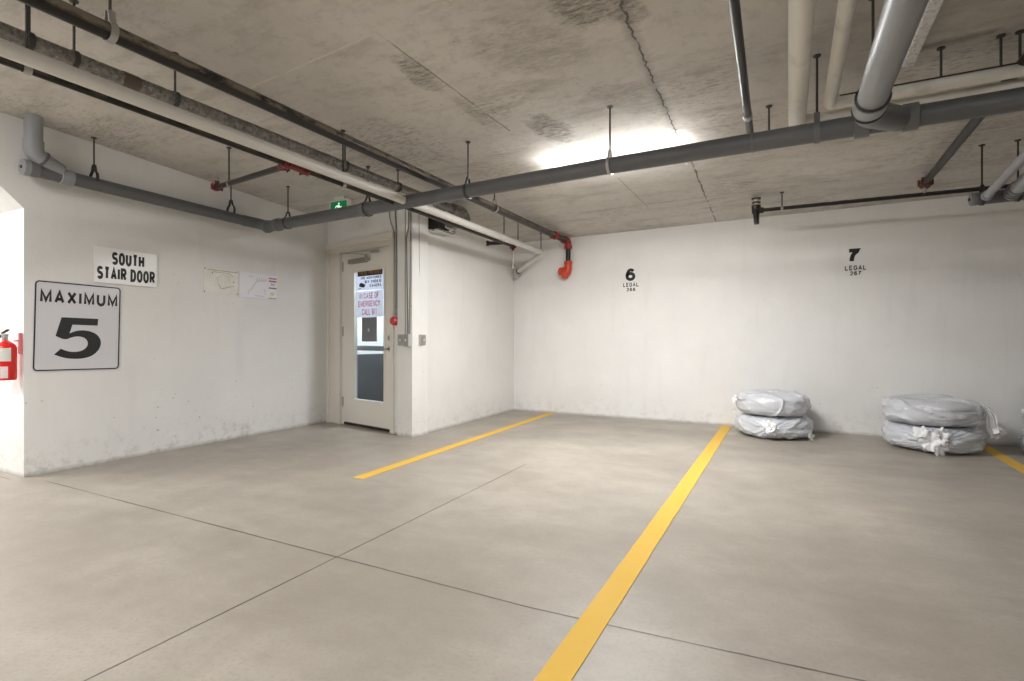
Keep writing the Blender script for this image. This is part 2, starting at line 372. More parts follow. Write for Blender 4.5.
def jacket():
    m = new_mat('foil_jacket', (.42, .41, .39), .3, .75); n = NT(m)
    c = n.noise(40, 5, .7); w = n.noise(14, 4, .6, n.mp((1.6, 2.6, 1.6)))
    n.col(n.mix(n.ramp(c, [(.42, 0), (.62, 1)]), (.15, .14, .125), (.30, .285, .26))); n.bump(n.math('ADD', w, c), .8, .012)
    n.rough(n.ramp(w, [(.3, .22), (.7, .5)])); return m
M['foil'] = jacket()
def cream():
    m = new_mat('cream_jacket', (.74, .70, .63), .5); n = NT(m)
    k = n.ramp(n.noise(3.5, 6, .65), [(.56, 0), (.72, .45)])
    n.col(n.mix(k, (.77, .745, .69), (.42, .37, .30))); return m
M['cream'] = cream(); M['white_pipe'] = new_mat('white_jacket', (.62, .595, .55), .45)
M['brown'] = new_mat('brown_tape', (.09, .07, .05), .5)
M['red'] = new_mat('red_paint', (.36, .03, .02), .35); M['orange'] = new_mat('orange_red_paint', (.60, .065, .02), .38)
M['darkred'] = new_mat('dark_red_paint', (.15, .013, .011), .4)
M['rust'] = new_mat('rusty_fitting', (.12, .04, .022), .55)
def yellow():
    m = new_mat('yellow_line_paint', (.74, .46, .08), .65, spec=.2); n = NT(m)
    k = n.ramp(n.noise(18, 6, .75), [(.58, 0), (.74, .5)]); k2 = n.ramp(n.noise(2.2, 5, .7), [(.4, 0), (.8, .5)])
    c = n.mix(k2, (.68, .42, .065), (.70, .47, .11)); n.col(n.mix(k, c, (.5, .38, .2))); n.bump(n.noise(60, 3), .15, .002); return m
M['yellow'] = yellow()
M['sign'] = new_mat('sign_white', (.66, .655, .67), .35); M['sign2'] = new_mat('sign_plastic', (.88, .875, .87), .3)
M['black'] = new_mat('black_ink', (.008, .008, .008), .45)
M['paper'] = new_mat('paper', (.80, .79, .83), .5); M['glass'] = None
_t = M['paper'].node_tree; _tr = _t.nodes.new('ShaderNodeBsdfTranslucent'); _tr.inputs[0].default_value = (.9, .92, 1, 1); _m = _t.nodes.new('ShaderNodeMixShader'); _m.inputs[0].default_value = .5
_t.links.new(_t.nodes['Principled BSDF'].outputs[0], _m.inputs[1]); _t.links.new(_tr.outputs[0], _m.inputs[2]); _t.links.new(_m.outputs[0], _t.nodes['Material Output'].inputs[0])
M['emit'] = bpy.data.materials.new('lamp_tube'); M['emit'].use_nodes = True
_b = M['emit'].node_tree.nodes['Principled BSDF']; _b.inputs['Emission Color'].default_value = (1, .995, .985, 1); _b.inputs['Emission Strength'].default_value = 60
M['enamel'] = new_mat('white_enamel', (.82, .81, .78), .4)
M['box'] = new_mat('grey_box', (.48, .475, .46), .45, .3)
M['grey_paper'] = new_mat('grey_print', (.19, .20, .21), .5)
M['green'] = new_mat('green_panel', (.005, .16, .055), .35)
_b = M['green'].node_tree.nodes['Principled BSDF']; _b.inputs['Emission Color'].default_value = (.01, .5, .16, 1); _b.inputs['Emission Strength'].default_value = .12
M['green_lit'] = new_mat('pictogram', (.8, .95, .85), .4)
_b = M['green_lit'].node_tree.nodes['Principled BSDF']; _b.inputs['Emission Color'].default_value = (.6, 1, .75, 1); _b.inputs['Emission Strength'].default_value = .6
# ---------------------------------------------------------------- structure
bm = B(); poly(bm, [(-12, -9, 0), (12, -9, 0), (12, 9, 0), (-12, 9, 0)]); struct('floor', bm, M['floor'])
bm = B()
for i in range(12):
    for k in range(9):
        xs = (-12+2*i, -10+2*i); ys = (-9+2*k, -7+2*k)
        poly(bm, [(xs[0], ys[0], cz(xs[0], ys[0])), (xs[1], ys[0], cz(xs[1], ys[0])), (xs[1], ys[1], cz(xs[1], ys[1])), (xs[0], ys[1], cz(xs[0], ys[1]))])
        
bmesh.ops.remove_doubles(bm, verts=bm.verts, dist=1e-4)
struct('ceiling', bm, M['ceiling'])
def wallprism(name, pts, mat, depth_dir, t=.2, holes=None):
    """extrude an upright polygon"""
    bm = B(); f = poly(bm, pts); r = bmesh.ops.extrude_face_region(bm, geom=[f])
    vs = [g for g in r['geom'] if isinstance(g, bmesh.types.BMVert)]
    bmesh.ops.translate(bm, verts=vs, vec=Vector(depth_dir)*t); return struct(name, bm, mat)
def top(x, y): return cz(x, y)+.05
# near wall with the chamfered opening, its thickness runs away to the left as the side passage's wall
zc, zh, ch = 2.07, 2.36, .29
Y0 = -2.6
wallprism('wall_left', [(XN, YC, 0), (XN, 5.2, 0), (XN, 5.2, top(XN, 5.2)), (XN, Y0-1, top(XN, Y0-1)), (XN, Y0-1, 0), (XN, Y0, 0), (XN, Y0, zc), (XN, Y0+ch, zh), (XN, YC-ch, zh), (XN, YC, zc)],
          M['wall_near'], (-1, 0, 0), .55)
# the passage's far wall (the bright face that carries the extinguisher)
bm = B(); box(bm, ((-5.77-12)/2-.0, YC+.1, 1.4), (12-5.77, .2, 2.9)); struct('wall_passage', bm, M['plain'])
bm = B(); box(bm, (-10.1, -.5, 1.5), (.2, 5, 3.1)); box(bm, (-8, -3.1, 1.5), (4.4, .2, 3.1)); struct('wall_passage_end', bm, M['plain'])
# door wall: pieces round the opening
uL, uR = door.hit(341.2, 421)[0], door.hit(390.2, 430)[0]        # slab edges
fL, fR = door.hit(327.2, 421)[0], door.hit(394.6, 430)[0]        # outer frame edges
z_head = door.hit(343, 253.2)[1]; z_fr = door.hit(345, 241.5)[1]
W2 = (door.A-door.A).length; Lw = 1.65
def wpiece(bm, u0, u1, z0, z1, t=.22): pbox(bm, door, u0, u1, z0, z1, 0, -t)
bm = B(); wpiece(bm, -.2, fL+.02, 0, z_fr); wpiece(bm, fR-.02, Lw, 0, z_fr); wpiece(bm, -.2, Lw, z_fr-.02, 2.9)
struct('wall_stair', bm, M['wall'])
wallprism('wall_side', [(XS, 4.558, 0), (XS, YB+.1, 0), (XS, YB+.1, top(XS, YB)), (XS, 4.558, top(XS, 4.6))], M['wall'], (-1, 0, 0), .2)
bm = B(); box(bm, (2.3, YB+.1, 1.45), (12.6, .2, 2.9)); struct('wall_back', bm, M['wall_back'])
bm = B(); box(bm, (11.9, 0, 1.5), (.2, 18, 3.6)); struct('wall_right', bm, M['plain'])
bm = B(); box(bm, (0, -8.9, 1.7), (24, .2, 3.8)); struct('wall_front', bm, M['plain'])
# stairwell behind the door
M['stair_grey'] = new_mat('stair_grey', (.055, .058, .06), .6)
bm = B(); pbox(bm, door, -.25, 1.24, 0, 2.9, -1.75, -1.85); pbox(bm, door, -.3, -.2, 0, 2.9, -.1, -1.85); pbox(bm, door, 1.16, 1.24, 0, 2.9, -.22, -1.85)
struct('wall_stairwell', bm, M['plain'])
# ---------------------------------------------------------------- door
dr = tag(bpy.data.objects.new('door_1', None), kind='structure'); COL.objects.link(dr); dr.location = door.w(uL, 0); dr.rotation_euler = (0, 0, door.ang())
# frame: stepped jambs and head
def jamb(bm, u0, u1, z0, z1, steps): 
    for a, b, o0, o1 in steps: pbox(bm, door, u0+a, u0+b, z0, z1, o0, o1, .003)
bm = B()
pbox(bm, door, fL, fL+.055, 0, z_fr-.07, -.12, .022, .004)                 # left outer
pbox(bm, door, fL+.05, uL-.035, 0, z_fr-.06, -.12, .002, .003)
pbox(bm, door, uL-.04, uL, 0, z_head+.03, -.12, -.03, .003)
pbox(bm, door, uR, fR-.03, 0, z_fr-.05, -.12, .008, .003)
pbox(bm, door, fR-.03, fR, 0, z_fr-.05, -.12, .022, .004)
pbox(bm, door, fL, fR, z_fr-.075, z_fr, -.12, .03, .004)                    # head
pbox(bm, door, fL+.04, fR-.02, z_head, z_fr-.07, -.12, .008, .003)
obj('door_frame', bm, M['frame'], dr, smooth=False)
so0, so1 = -.075, -.03                                                    # slab back/front
gl = Quad(door, [(351.2, 270.2), (383.6, 266.5), (382.2, 404.8), (350.9, 400.6)])
g0, g1 = gl.c.x-gl.w/2, gl.c.x+gl.w/2; h0, h1 = gl.c.y-gl.h/2, gl.c.y+gl.h/2
z_sill = .035
bm = B()
pbox(bm, door, uL+.003, g0, z_sill, z_head-.003, so0, so1); pbox(bm, door, g1, uR-.003, z_sill, z_head-.003, so0, so1)
pbox(bm, door, g0, g1, z_sill, h0, so0, so1); pbox(bm, door, g0, g1, h1, z_head-.003, so0, so1)
obj('door_slab', bm, M['trap'], dr, smooth=False)
bm = B(); e = .022
for a in ((g0-.004, g0+e, h0, h1), (g1-e, g1+.004, h0, h1), (g0, g1, h0-.004, h0+e), (g0, g1, h1-e, h1+.004)): pbox(bm, door, *a, so0, so1+.006, .002)
obj('glazing_bead', bm, M['frame'], dr, smooth=False)
gm = bpy.data.materials.new('door_glass'); gm.use_nodes = True; t = gm.node_tree; t.nodes.clear()
o_ = t.nodes.new('ShaderNodeOutputMaterial'); mx = t.nodes.new('ShaderNodeMixShader'); tr = t.nodes.new('ShaderNodeBsdfTransparent'); gs = t.nodes.new('ShaderNodeBsdfGlossy')
gs.inputs['Roughness'].default_value = .03; tr.inputs[0].default_value = (.86, .91, .95, 1); mx.inputs[0].default_value = .05
t.links.new(tr.outputs[0], mx.inputs[1]); t.links.new(gs.outputs[0], mx.inputs[2]); t.links.new(mx.outputs[0], o_.inputs[0])
M['glass'] = gm
bm = B(); pbox(bm, door, g0, g1, h0, h1, -.056, -.050); obj('glass_pane', bm, gm, dr, smooth=False)
bm = B(); pbox(bm, door, uL, uR, 0.002, z_sill, -.09, -.04); obj('threshold_gap', bm, M['dark'], dr, smooth=False)
# lever handle, deadbolt, closer, hinges, push bar
hu, hz = door.hit(388.2, 349); 
hd = sweep(B(), [door.w(hu, hz, so1), door.w(hu, hz, so1+.012)], .03, 18); sweep(hd, [door.w(hu, hz, so1), door.w(hu, hz, so1+.05)], .011, 12)
sweep(hd, fillet([door.w(hu, hz, so1+.045), door.w(hu, hz, so1+.055), door.w(hu-.115, hz+.004, so1+.052)], .015), .009, 12)
obj('door_handle', hd, M['zinc'], dr)
du, dz = door.hit(388.0, 338); obj('deadbolt', sweep(B(), [door.w(du, dz, so1), door.w(du, dz, so1+.016)], .03, 18), M['zinc'], dr)
for zz in (.28, 1.15, 1.95): obj('hinge', sweep(B(), [door.w(uL-.002, zz-.06, so1+.008), door.w(uL-.002, zz+.06, so1+.008)], .009, 10), M['zinc'], dr)
c0 = door.hit(349.3, 264.3); c1_ = door.hit(368.6, 256.5)
cl = obj('door_closer', pbox(B(), door, c0[0], c1_[0]-.05, c0[1], c1_[1]-.005, so1, so1+.055, .006), new_mat('closer_grey', (.30, .28, .24), .4, .4), dr)
bm = pbox(B(), door, c1_[0]-.055, c1_[0], c0[1]+.01, c1_[1], so1, so1+.052, .008); obj('closer_valve', bm, M['zinc'], cl)
ax, az = c1_[0]-.06, c1_[1]+.012
bm = B(); sweep(bm, [door.w(ax, az-.02, so1+.03), door.w(ax, az+.022, so1+.03)], .012, 12)
p1 = door.hit(352.5, 253)[0]; p2 = door.hit(378, 252.4)
for a, b in (((ax, az+.018, .03), (p1, az+.03, .17)), ((p1, az+.03, .17), (p2[0], az+.035, .05))):
    A_, B_ = door.w(*a), door.w(*b); dv = (B_-A_).normalized(); sd = dv.cross(Vector((0, 0, 1))).normalized()*.011
    v = [bm.verts.new(q) for q in (A_-sd, A_+sd, B_+sd, B_-sd)]; w_ = [bm.verts.new(x.co+Vector((0, 0, .007))) for x in v]
    bm.faces.new(v); bm.faces.new(w_[::-1])
    for i in range(4): bm.faces.new((v[i], v[(i+1) % 4], w_[(i+1) % 4], w_[i]))
obj('closer_arm', bm, M['zinc'], cl, smooth=False)
obj('closer_bracket', pbox(B(), door, p2[0]-.07, p2[0]+.02, az+.015, az+.045, .0, .06, .004), M['zinc'], cl)
zb = door.hit(367, 348.5)[1]
bm = pbox(B(), door, uL+.05, uR-.05, zb-.03, zb+.03, so0-.075, so0-.03, .006); pbox(bm, door, uL+.05, uL+.11, zb-.04, zb+.04, so0-.04, so0, .004); pbox(bm, door, uR-.13, uR-.05, zb-.045, zb+.045, so0-.04, so0, .004)
obj('push_bar', bm, M['zinc'], dr)
# stair flight seen through the glass: grey side and a guard post
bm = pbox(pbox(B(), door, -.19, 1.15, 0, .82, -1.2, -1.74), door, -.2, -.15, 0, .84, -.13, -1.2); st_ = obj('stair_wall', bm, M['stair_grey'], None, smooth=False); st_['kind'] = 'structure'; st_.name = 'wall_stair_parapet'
# posters in the window
def poster_text(name, parent, items, at, mat):
    bm = B()
    for tx, x0, x1, y0, y1, b in items: text(bm, tx, at, x0, x1, y0, y1, b)
    return flat(name, bm, mat, parent)
q = Quad(door, [(354, 268.7), (381.3, 265.6), (381.2, 288.6), (353.6, 291)])
po = -.0295
P = thing('surveillance_notice', q.at(po)(.5, 0), 'small white video camera notice with black banner, topmost sheet on door glass', 'notice', 'sheets on the door glass', door.ang())
flat('sheet', plate(B(), q.at(po-.003), q.at(po), q.w, q.h, .006), M['paper'], P)
M['gold'] = new_mat('gold_ink', (.42, .22, .06), .5); M['bannerb'] = new_mat('banner_black', (.03, .017, .008), .5)
bm = B(); A_ = q.at(po+.0008); poly(bm, [A_(.07, .64), A_(.97, .64), A_(.97, .93), A_(.07, .93)]); flat('banner', bm, M['bannerb'], P)
poster_text('banner_text', P, [('THESE', .12, .42, .70, .87, .17)], q.at(po+.0016), M['gold'])
poster_text('banner_text', P, [('PREMISES', .48, .93, .70, .87, .17)], q.at(po+.0016), M['gold'])
poster_text('printed_text', P, [('ARE MONITORED', .18, .93, .49, .61, .2), ('BY VIDEO', .34, .93, .31, .44, .2), ('CAMERA', .52, .93, .13, .26, .2)], q.at(po+.0008), M['black'])
bm = B(); A_ = q.at(po+.0008); poly(bm, [A_(.12, .26), A_(.20, .36), A_(.36, .25), A_(.33, .15), A_(.28, .13), A_(.14, .18)]); poly(bm, [A_(.08, .06), A_(.20, .08), A_(.20, .11), A_(.08, .09)]); flat('camera_symbol', bm, M['black'], P)
q = Quad(door, [(354.4, 291.5), (381, 289), (380.6, 316.4), (354.2, 317.6)])
M['redink'] = new_mat('red_ink', (.72, .03, .03), .5)
P = thing('emergency_notice', q.at(po)(.5, 0), 'white paper reading IN CASE OF EMERGENCY CALL 911 in red handwriting', 'notice', 'sheets on the door glass', door.ang())
flat('sheet', plate(B(), q.at(po-.003), q.at(po), q.w, q.h, .001), M['paper'], P)
poster_text('red_lettering', P, [('IN CASE OF', .13, .86, .70, .92, .15), ('EMERGENCY', .08, .90, .40, .62, .16), ('CALL 911', .22, .78, .08, .32, .15)], q.at(po+.001), M['redink'])
q = Quad(door, [(359.8, 317.6), (374.8, 316.8), (374.4, 341.6), (359.8, 341.4)])
P = thing('grey_notice', q.at(po)(.5, 0), 'dark grey printed sheet with small pale symbol, lowest sheet on door glass', 'notice', 'sheets on the door glass', door.ang())
flat('sheet', plate(B(), q.at(po-.003), q.at(po), q.w, q.h, .001), M['grey_paper'], P)
bm = B(); A_ = q.at(po+.001); poly(bm, [A_(.40, .42), A_(.52, .40), A_(.52, .50), A_(.45, .58), (A_(.40, .5))]); flat('symbol', bm, M['paper'], P)
# ---------------------------------------------------------------- signs on the near wall
q = Quad(near, [(33.7, 279.4), (121, 287), (119.4, 369.8), (31.3, 371.8)])
P = thing('speed_sign', q.at(0)(.5, 0), 'white metal sign with black border reading MAXIMUM 5 on left wall', 'sign', None, near.ang())
sm = new_mat('sign_sheet', (.70, .69, .72), .28); n = NT(sm)
wv = n.t.nodes.new('ShaderNodeTexWave'); wv.wave_type = 'BANDS'; wv.bands_direction = 'X'; wv.inputs['Scale'].default_value = 22; n.l(n.tc, wv.inputs['Vector'])
n.col(n.mix(n.math('MULTIPLY', wv.outputs[1], .22), (.70, .69, .72), (.50, .49, .52)))
obj('sign_plate', plate(B(), q.at(.002), q.at(.006), q.w, q.h, .035), sm, P)
flat('border', plate(B(), q.at(.006), q.at(.0068), q.w, q.h, .03, inset=.006, ring=.010), M['black'], P)
flat('lettering', text(B(), 'MAXIMUM', q.at(.0068), .065, .95, .75, .90, .23, .84, .22), M['black'], P)
five = [(242, 292), (468, 302), (466, 344), (308, 338), (292, 392)]
cur = [(292, 392), (330, 376), (375, 372), (425, 380), (468, 402), (489, 435), (490, 465), (474, 500), (435, 532), (385, 547), (330, 551), (265, 545), (204, 523)]
inn = [(242, 487), (285, 504), (330, 508), (372, 500), (400, 478), (408, 455), (398, 430), (370, 413), (335, 410), (300, 418), (266, 433), (210, 408)]
def chaikin(p, k=2):
    for _ in range(k):
        o = [p[0]]
        for a, b in zip(p, p[1:]): o += [(a[0]*.75+b[0]*.25, a[1]*.75+b[1]*.25), (a[0]*.25+b[0]*.75, a[1]*.25+b[1]*.75)]
        o.append(p[-1]); p = o
    return p
pts5 = five[:-1]+chaikin(cur)+chaikin(inn)
bm = B(); A_ = q.at(.0068); vs = []
for x, y in pts5:
    s = (x-82)/538; ty = 58+(x-85)*.087; by = 630-(x-70)*.022
    vs.append(bm.verts.new(A_(s, 1-(y-ty)/(by-ty))))
es = [bm.edges.new((vs[i], vs[(i+1) % len(vs)])) for i in range(len(vs))]
bmesh.ops.triangle_fill(bm, edges=es, use_beauty=True); flat('numeral', bm, M['black'], P)
q = Quad(near, [(93.4, 245.6), (156.8, 255), (155.6, 287.4), (93.7, 282.2)])
P = thing('stair_sign', q.at(0)(.5, 0), 'white plate reading SOUTH STAIR DOOR above the speed sign', 'sign', None, near.ang())
obj('sign_plate', plate(B(), q.at(.004), q.at(.012), q.w, q.h, .003), M['sign2'], P)
flat('lettering', text(text(B(), 'SOUTH', q.at(.0128), .26, .78, .535, .905, .235, .60, .075), 'STAIR DOOR', q.at(.0128), .04, .965, .095, .465, .235, .60, .075), M['black'], P)
# evacuation plans
q = Quad(near, [(203, 267.2), (238.2, 271.2), (237.6, 295.4), (203.6, 292)])
P = thing('faded_plan', q.at(0)(.5, 0), 'faded cream plan sheet with blank outline, left of the white plan', 'plan', None, near.ang())
fm = new_mat('faded_paper', (.72, .70, .62), .5); n = NT(fm); n.col(n.mix(n.ramp(n.noise(7, 4), [(.4, 0), (.6, .6)]), (.84, .83, .78), (.72, .72, .62)))
obj('sheet', plate(B(), q.at(.001), q.at(.004), q.w, q.h, .001), fm, P)
lm = new_mat('faded_ink', (.42, .40, .33), .6); bm = B(); A_ = q.at(.0046)
def stroke(bm, at, pts, w, asp):
    for (a, b), (c, d) in zip(pts, pts[1:]):
        dx, dy = (c-a), (d-b)/asp; L = math.hypot(dx, dy) or 1; nx, ny = -dy/L*w/2, dx/L*w/2*asp
        poly(bm, [at(a+nx, b+ny), at(a-nx, b-ny), at(c-nx, d-ny), at(c+nx, d+ny)])
    return bm
asp = q.w/q.h
stroke(bm, A_, [(.10, .93), (.95, .93)], .02, asp); stroke(bm, A_, [(.25, .86), (.70, .86), (.85, .76)], .015, asp)
stroke(bm, A_, [(.42, .38), (.50, .2), (.78, .32), (.86, .34)], .02, asp); stroke(bm, A_, [(.42, .38), (.38, .62), (.55, .8), (.72, .7), (.74, .5)], .008, asp)
flat('faded_outline', bm, lm, P)
for a, b in ((.03, .04), (.97, .04), (.04, .96), (.24, .82), (.86, .52), (.96, .96)): flat('pin', stroke(B(), q.at(.005), [(a-.012, b), (a+.012, b)], .035, asp), M['dark'], P)
q = Quad(near, [(238.6, 271.6), (276.6, 275.8), (276, 300.2), (238.8, 296.6)])
P = thing('parking_plan', q.at(0)(.5, 0), 'white plan sheet with thin lines and coloured legend column on left wall', 'plan', None, near.ang())
obj('sheet', plate(B(), q.at(.002), q.at(.009), q.w, q.h, .001), new_mat('plan_paper', (.84, .83, .88), .35), P)
A_ = q.at(.0096); asp = q.w/q.h; pale_ink = new_mat('pale_ink', (.45, .42, .5), .6)
for sk in ([(.22, .15), (.26, .30), (.34, .38), (.36, .50), (.42, .62), (.46, .68), (.56, .72), (.70, .74)], [(.44, .70), (.47, .84)], [(.50, .70), (.53, .84)], [(.56, .70), (.59, .84)], [(.62, .70), (.65, .84)], [(.68, .70), (.71, .84)],
           [(.40, .10), (.66, .10)], [(.25, .86), (.36, .86)], [(.66, .40), (.68, .16)]): flat('plan_line', stroke(B(), A_, sk, .011, asp), pale_ink, P)
for y0, y1, c in ((.83, .89, (.33, .28, .31)), (.72, .78, (.55, .07, .09)), (.44, .49, (.16, .10, .14)), (.02, .06, (.38, .30, .33))):
    bm = B(); poly(bm, [A_(.77, y0), A_(.99, y0), A_(.99, y1), A_(.77, y1)]); flat('legend_bar', bm, new_mat('legend', c, .5), P)
for x0, x1, y0, y1, c in ((.82, .94, .56, .67, (.42, .62, .68)), (.82, .92, .16, .30, (.70, .68, .32))):
    bm = B(); poly(bm, [A_(x0, y0), A_(x1, y0), A_(x1, y1), A_(x0, y1)]); flat('legend_symbol', bm, new_mat('legend', c, .5), P)
# ---------------------------------------------------------------- bay numbers on the back wall
def bay(lines, label):
    c = back.hit((lines[0][0]+lines[0][1])/2, lines[-1][3])
    P = thing('bay_number', back.w(c[0], c[1]), label, 'wall number', 'stencilled bay numbers on the back wall')
    for x0, x1, y0, y1, tx, b, nm in lines:
        a = back.hit(x0, (y0+y1)/2)[0]; b_ = back.hit(x1, (y0+y1)/2)[0]; xm = (x0+x1)/2
        zt = back.hit(xm, y0)[1]; zb_ = back.hit(xm, y1)[1]
        flat(nm, text(B(), tx, lambda u, z: back.w(u, z, .0025), a, b_, zb_, zt, b, .8, .22), M['black'], P)
bay([(625.6, 635.4, 268.4, 280.9, '6', .24, 'numeral'), (623.2, 638.8, 282.6, 286.8, 'LEGAL', .20, 'word'), (626.7, 635.4, 287.8, 291.2, '266', .22, 'small_number')], 'black LEGAL bay number on back wall nearest the left corner, reading six')
bay([(846.8, 859.6, 248.6, 263, '7', .26, 'numeral'), (844.9, 866.5, 265.3, 270.2, 'LEGAL', .20, 'word'), (850, 861.2, 271.2, 275.3, '267', .22, 'small_number')], 'black LEGAL bay number on back wall above the gap between tyre stacks, reading seven')
# ---------------------------------------------------------------- yellow lines
def yline(x0a, x0b, y0, y1, label, w=.1):
    bm = B(); n_ = 40; L = []; R = []
    for i in range(n_+1):
        t = i/n_; y = lerp(y0, y1, t); x = lerp(x0a, x0b, t)
        L.append((x-w/2+noise.noise(Vector((x, y*6, 1)))*.003, y)); R.append((x+w/2+noise.noise(Vector((x, y*6, 5)))*.003, y))
    lv = [bm.verts.new((a, b, .003)) for a, b in L]; rv = [bm.verts.new((a, b, .003)) for a, b in R]
    lb = [bm.verts.new((a, b, 0)) for a, b in L]; rb = [bm.verts.new((a, b, 0)) for a, b in R]
    for i in range(n_):
        bm.faces.new((lv[i], rv[i], rv[i+1], lv[i+1])); bm.faces.new((lb[i], lb[i+1], lv[i+1], lv[i])); bm.faces.new((rb[i], rv[i], rv[i+1], rb[i+1]))
    bm.faces.new((lb[0], lv[0], rv[0], rb[0])); bm.faces.new((lb[-1], rb[-1], rv[-1], lv[-1]))
    tag(obj('parking_line', bm, M['yellow'], smooth=False), label, 'painted line', 'yellow bay lines on the floor')
yline(-2.915, -2.99, 3.04, YB-.01, 'yellow floor line that stops short, nearest the stair door', .10)
yline(-.655, -.67, .2, YB-.01, 'long yellow floor line running from the foreground to left of tyres', .105)
yline(1.67, 1.70, .2, YB-.01, 'yellow floor line at right edge, starting behind the second tyre stack', .105)
# ---------------------------------------------------------------- pipes
def hanger(label, topp, zpipe, rp, axis, mring=None, group='threaded rods with clamps hanging the pipes', clevis=True, nut=True, lo=None, w=.022):
    """rod from the ceiling point topp down to a ring round a pipe centred below it"""
    tp = Vector(topp); tp.z = cz(tp.x, tp.y)
    P = thing('pipe_hanger', tp, label, 'pipe hanger', group)
    c = Vector((tp.x, tp.y, zpipe)); ax = Vector(axis).normalized()
    ztop = zpipe+rp+(.05 if clevis else .004)
    if lo is not None: ztop = lo
    obj('rod', tube(tp, (tp.x, tp.y, ztop), .0065, 8), M['rod'], P)
    obj('anchor_plate', sweep(B(), [tp+Vector((0, 0, .0)), tp-Vector((0, 0, .008))], .02, 12), M['rod'], P)
    if lo is not None: return P
    # clevis: open loop round the pipe reaching to the rod
    sdv = ax.cross(Vector((0, 0, 1))).normalized(); R = rp+.005; pts = []
    if clevis:
        apex = Vector((tp.x, tp.y, ztop+.005))
        pts.append(apex-sdv*.01)
        for i in range(0, 25):
            a = math.radians(118+304*i/24); pts.append(c+sdv*math.cos(a)*R+Vector((0, 0, math.sin(a)*R)))
        pts.append(apex+sdv*.01)
    else:
        for i in range(0, 33):
            a = 2*PI*i/32+PI/2; pts.append(c+sdv*math.cos(a)*R+Vector((0, 0, math.sin(a)*R)))
    bm = B(); rows = []
    for i, p in enumerate(pts):
        t_ = (pts[min(i+1, len(pts)-1)]-pts[max(i-1, 0)]).normalized(); nn = t_.cross(ax).normalized()
        rows.append([bm.verts.new(p+ax*s*w/2+nn*k*.0022) for s, k in ((-1, -1), (1, -1), (1, 1), (-1, 1))])
    for a, b in zip(rows, rows[1:]):
        for k in range(4): bm.faces.new((a[k], a[(k+1) % 4], b[(k+1) % 4], b[k]))
    bm.faces.new(rows[0][::-1]); bm.faces.new(rows[-1])
    obj('clamp_ring', bm, mring or M['rod'], P)
    if nut: obj('nut', sweep(B(), [(tp.x, tp.y, ztop-.006), (tp.x, tp.y, ztop+.008)], .011, 6), M['rod'], P, smooth=False)
    return P
# --- main grey drain pipe
RM = .057
p0 = D(267, 226.7, 3.81/ray(267)[1]); p1 = D(1024, 98.7, 2.62); md = (p1-p0).normalized()
TL = (p1-p0).length; SAG = 0; TM = 1
def main_at(px):                          # point of the pipe axis seen in column px
    r = ray(px); # intersect in plan
    nx, ny = r[1], -r[0]; den = md.x*nx+md.y*ny; t = -(p0.x*nx+p0.y*ny)/den; p = p0+md*t; p.z += SAG*max(0, min(t/TM, (TL-t)/(TL-TM))); return p
_q = main_at(600); TM = (_q-p0).length; SAG = H+(CY-167.4)/F*(-st*_q.x+ct*_q.y)-_q.z; pm = main_at(600); p2 = p1+(p1-pm).normalized()*5.0
def near_pipe(px, py): return onX(px, py, XN+.125)
capc = near_pipe(23.5, 167.0); n2 = near_pipe(236, 214.3); nd = (n2-capc).normalized()
corner = Vector((XN+.125, p0.y-.005, (p0.z+n2.z)/2))
P = thing('drain_pipe', (corner.x, corner.y, 2.2), 'long dark grey plastic drain pipe crossing the picture and turning along the left wall', 'pipe')
cstart = corner-nd*.16; cend = p0+md*.02
obj('straight_pipe', sweep(B(), [cend-md*.02, p0+(pm-p0)*.96, pm, pm+(p1-pm)*.04, p2], RM, 32), M['pvc'], P)
obj('straight_pipe', tube(capc+nd*.03, cstart, RM-.004, 32), M['pvc'], P)
obj('elbow', sweep(B(), fillet([cstart-nd*.01, corner, cend], .075, 12), RM, 32), M['pvc'], P)
for c, wd_ in ((p0+md*.01, .05), (main_at(278), .05)): obj('collar', ringat(B(), c, md, RM, wd_, .009), M['pvc_ring'], P)
for c, wd_, tt in ((main_at(366), .10, .008), (main_at(861.5), .075, .013), (main_at(910), .075, .015), (main_at(753)+md*0, .012, .003)):
    obj('collar', ringat(B(), c, md, RM, wd_, tt), M['pvc_ring'], P)
obj('collar', ringat(B(), capc+nd*.05, nd, RM-.004, .07, .007), M['pvc_ring'], P)
obj('end_cap', sweep(B(), [capc-nd*.012, capc-nd*.006, capc+nd*.03], 0, 30, True, [RM-.004, RM+.004, RM+.004]), M['pvc_lt'], P)
obj('cap_screw', sweep(B(), [capc-nd*.018, capc-nd*.01], .012, 10), M['dark'], P)
c = near_pipe(67, 181.5); obj('collar', ringat(B(), near_pipe(66, 177.5), nd, RM-.004, .085, .009), M['pvc_lt'], P)
# riser from the ceiling
rt = onX(33.5, 121, XN+.15); rt.z = cz(rt.x, rt.y); mid = Vector((rt.x, rt.y, 2.555)); low_ = near_pipe(60, 172)
RR = .056
obj('riser', sweep(B(), [rt+Vector((0, 0, .0)), mid], RR, 28), M['pvc_lt'], P)
obj('riser_elbow', sweep(B(), fillet([mid+Vector((0, 0, .01)), mid-Vector((0, 0, .09)), low_], .1, 10), RR+.006, 28), M['pvc_lt'], P)
obj('collar', ringat(B(), lerp(mid-Vector((0, 0, .09)), low_, .32), low_-mid+Vector((0, 0, .09)), RR, .02, .013), M['pvc'], P)
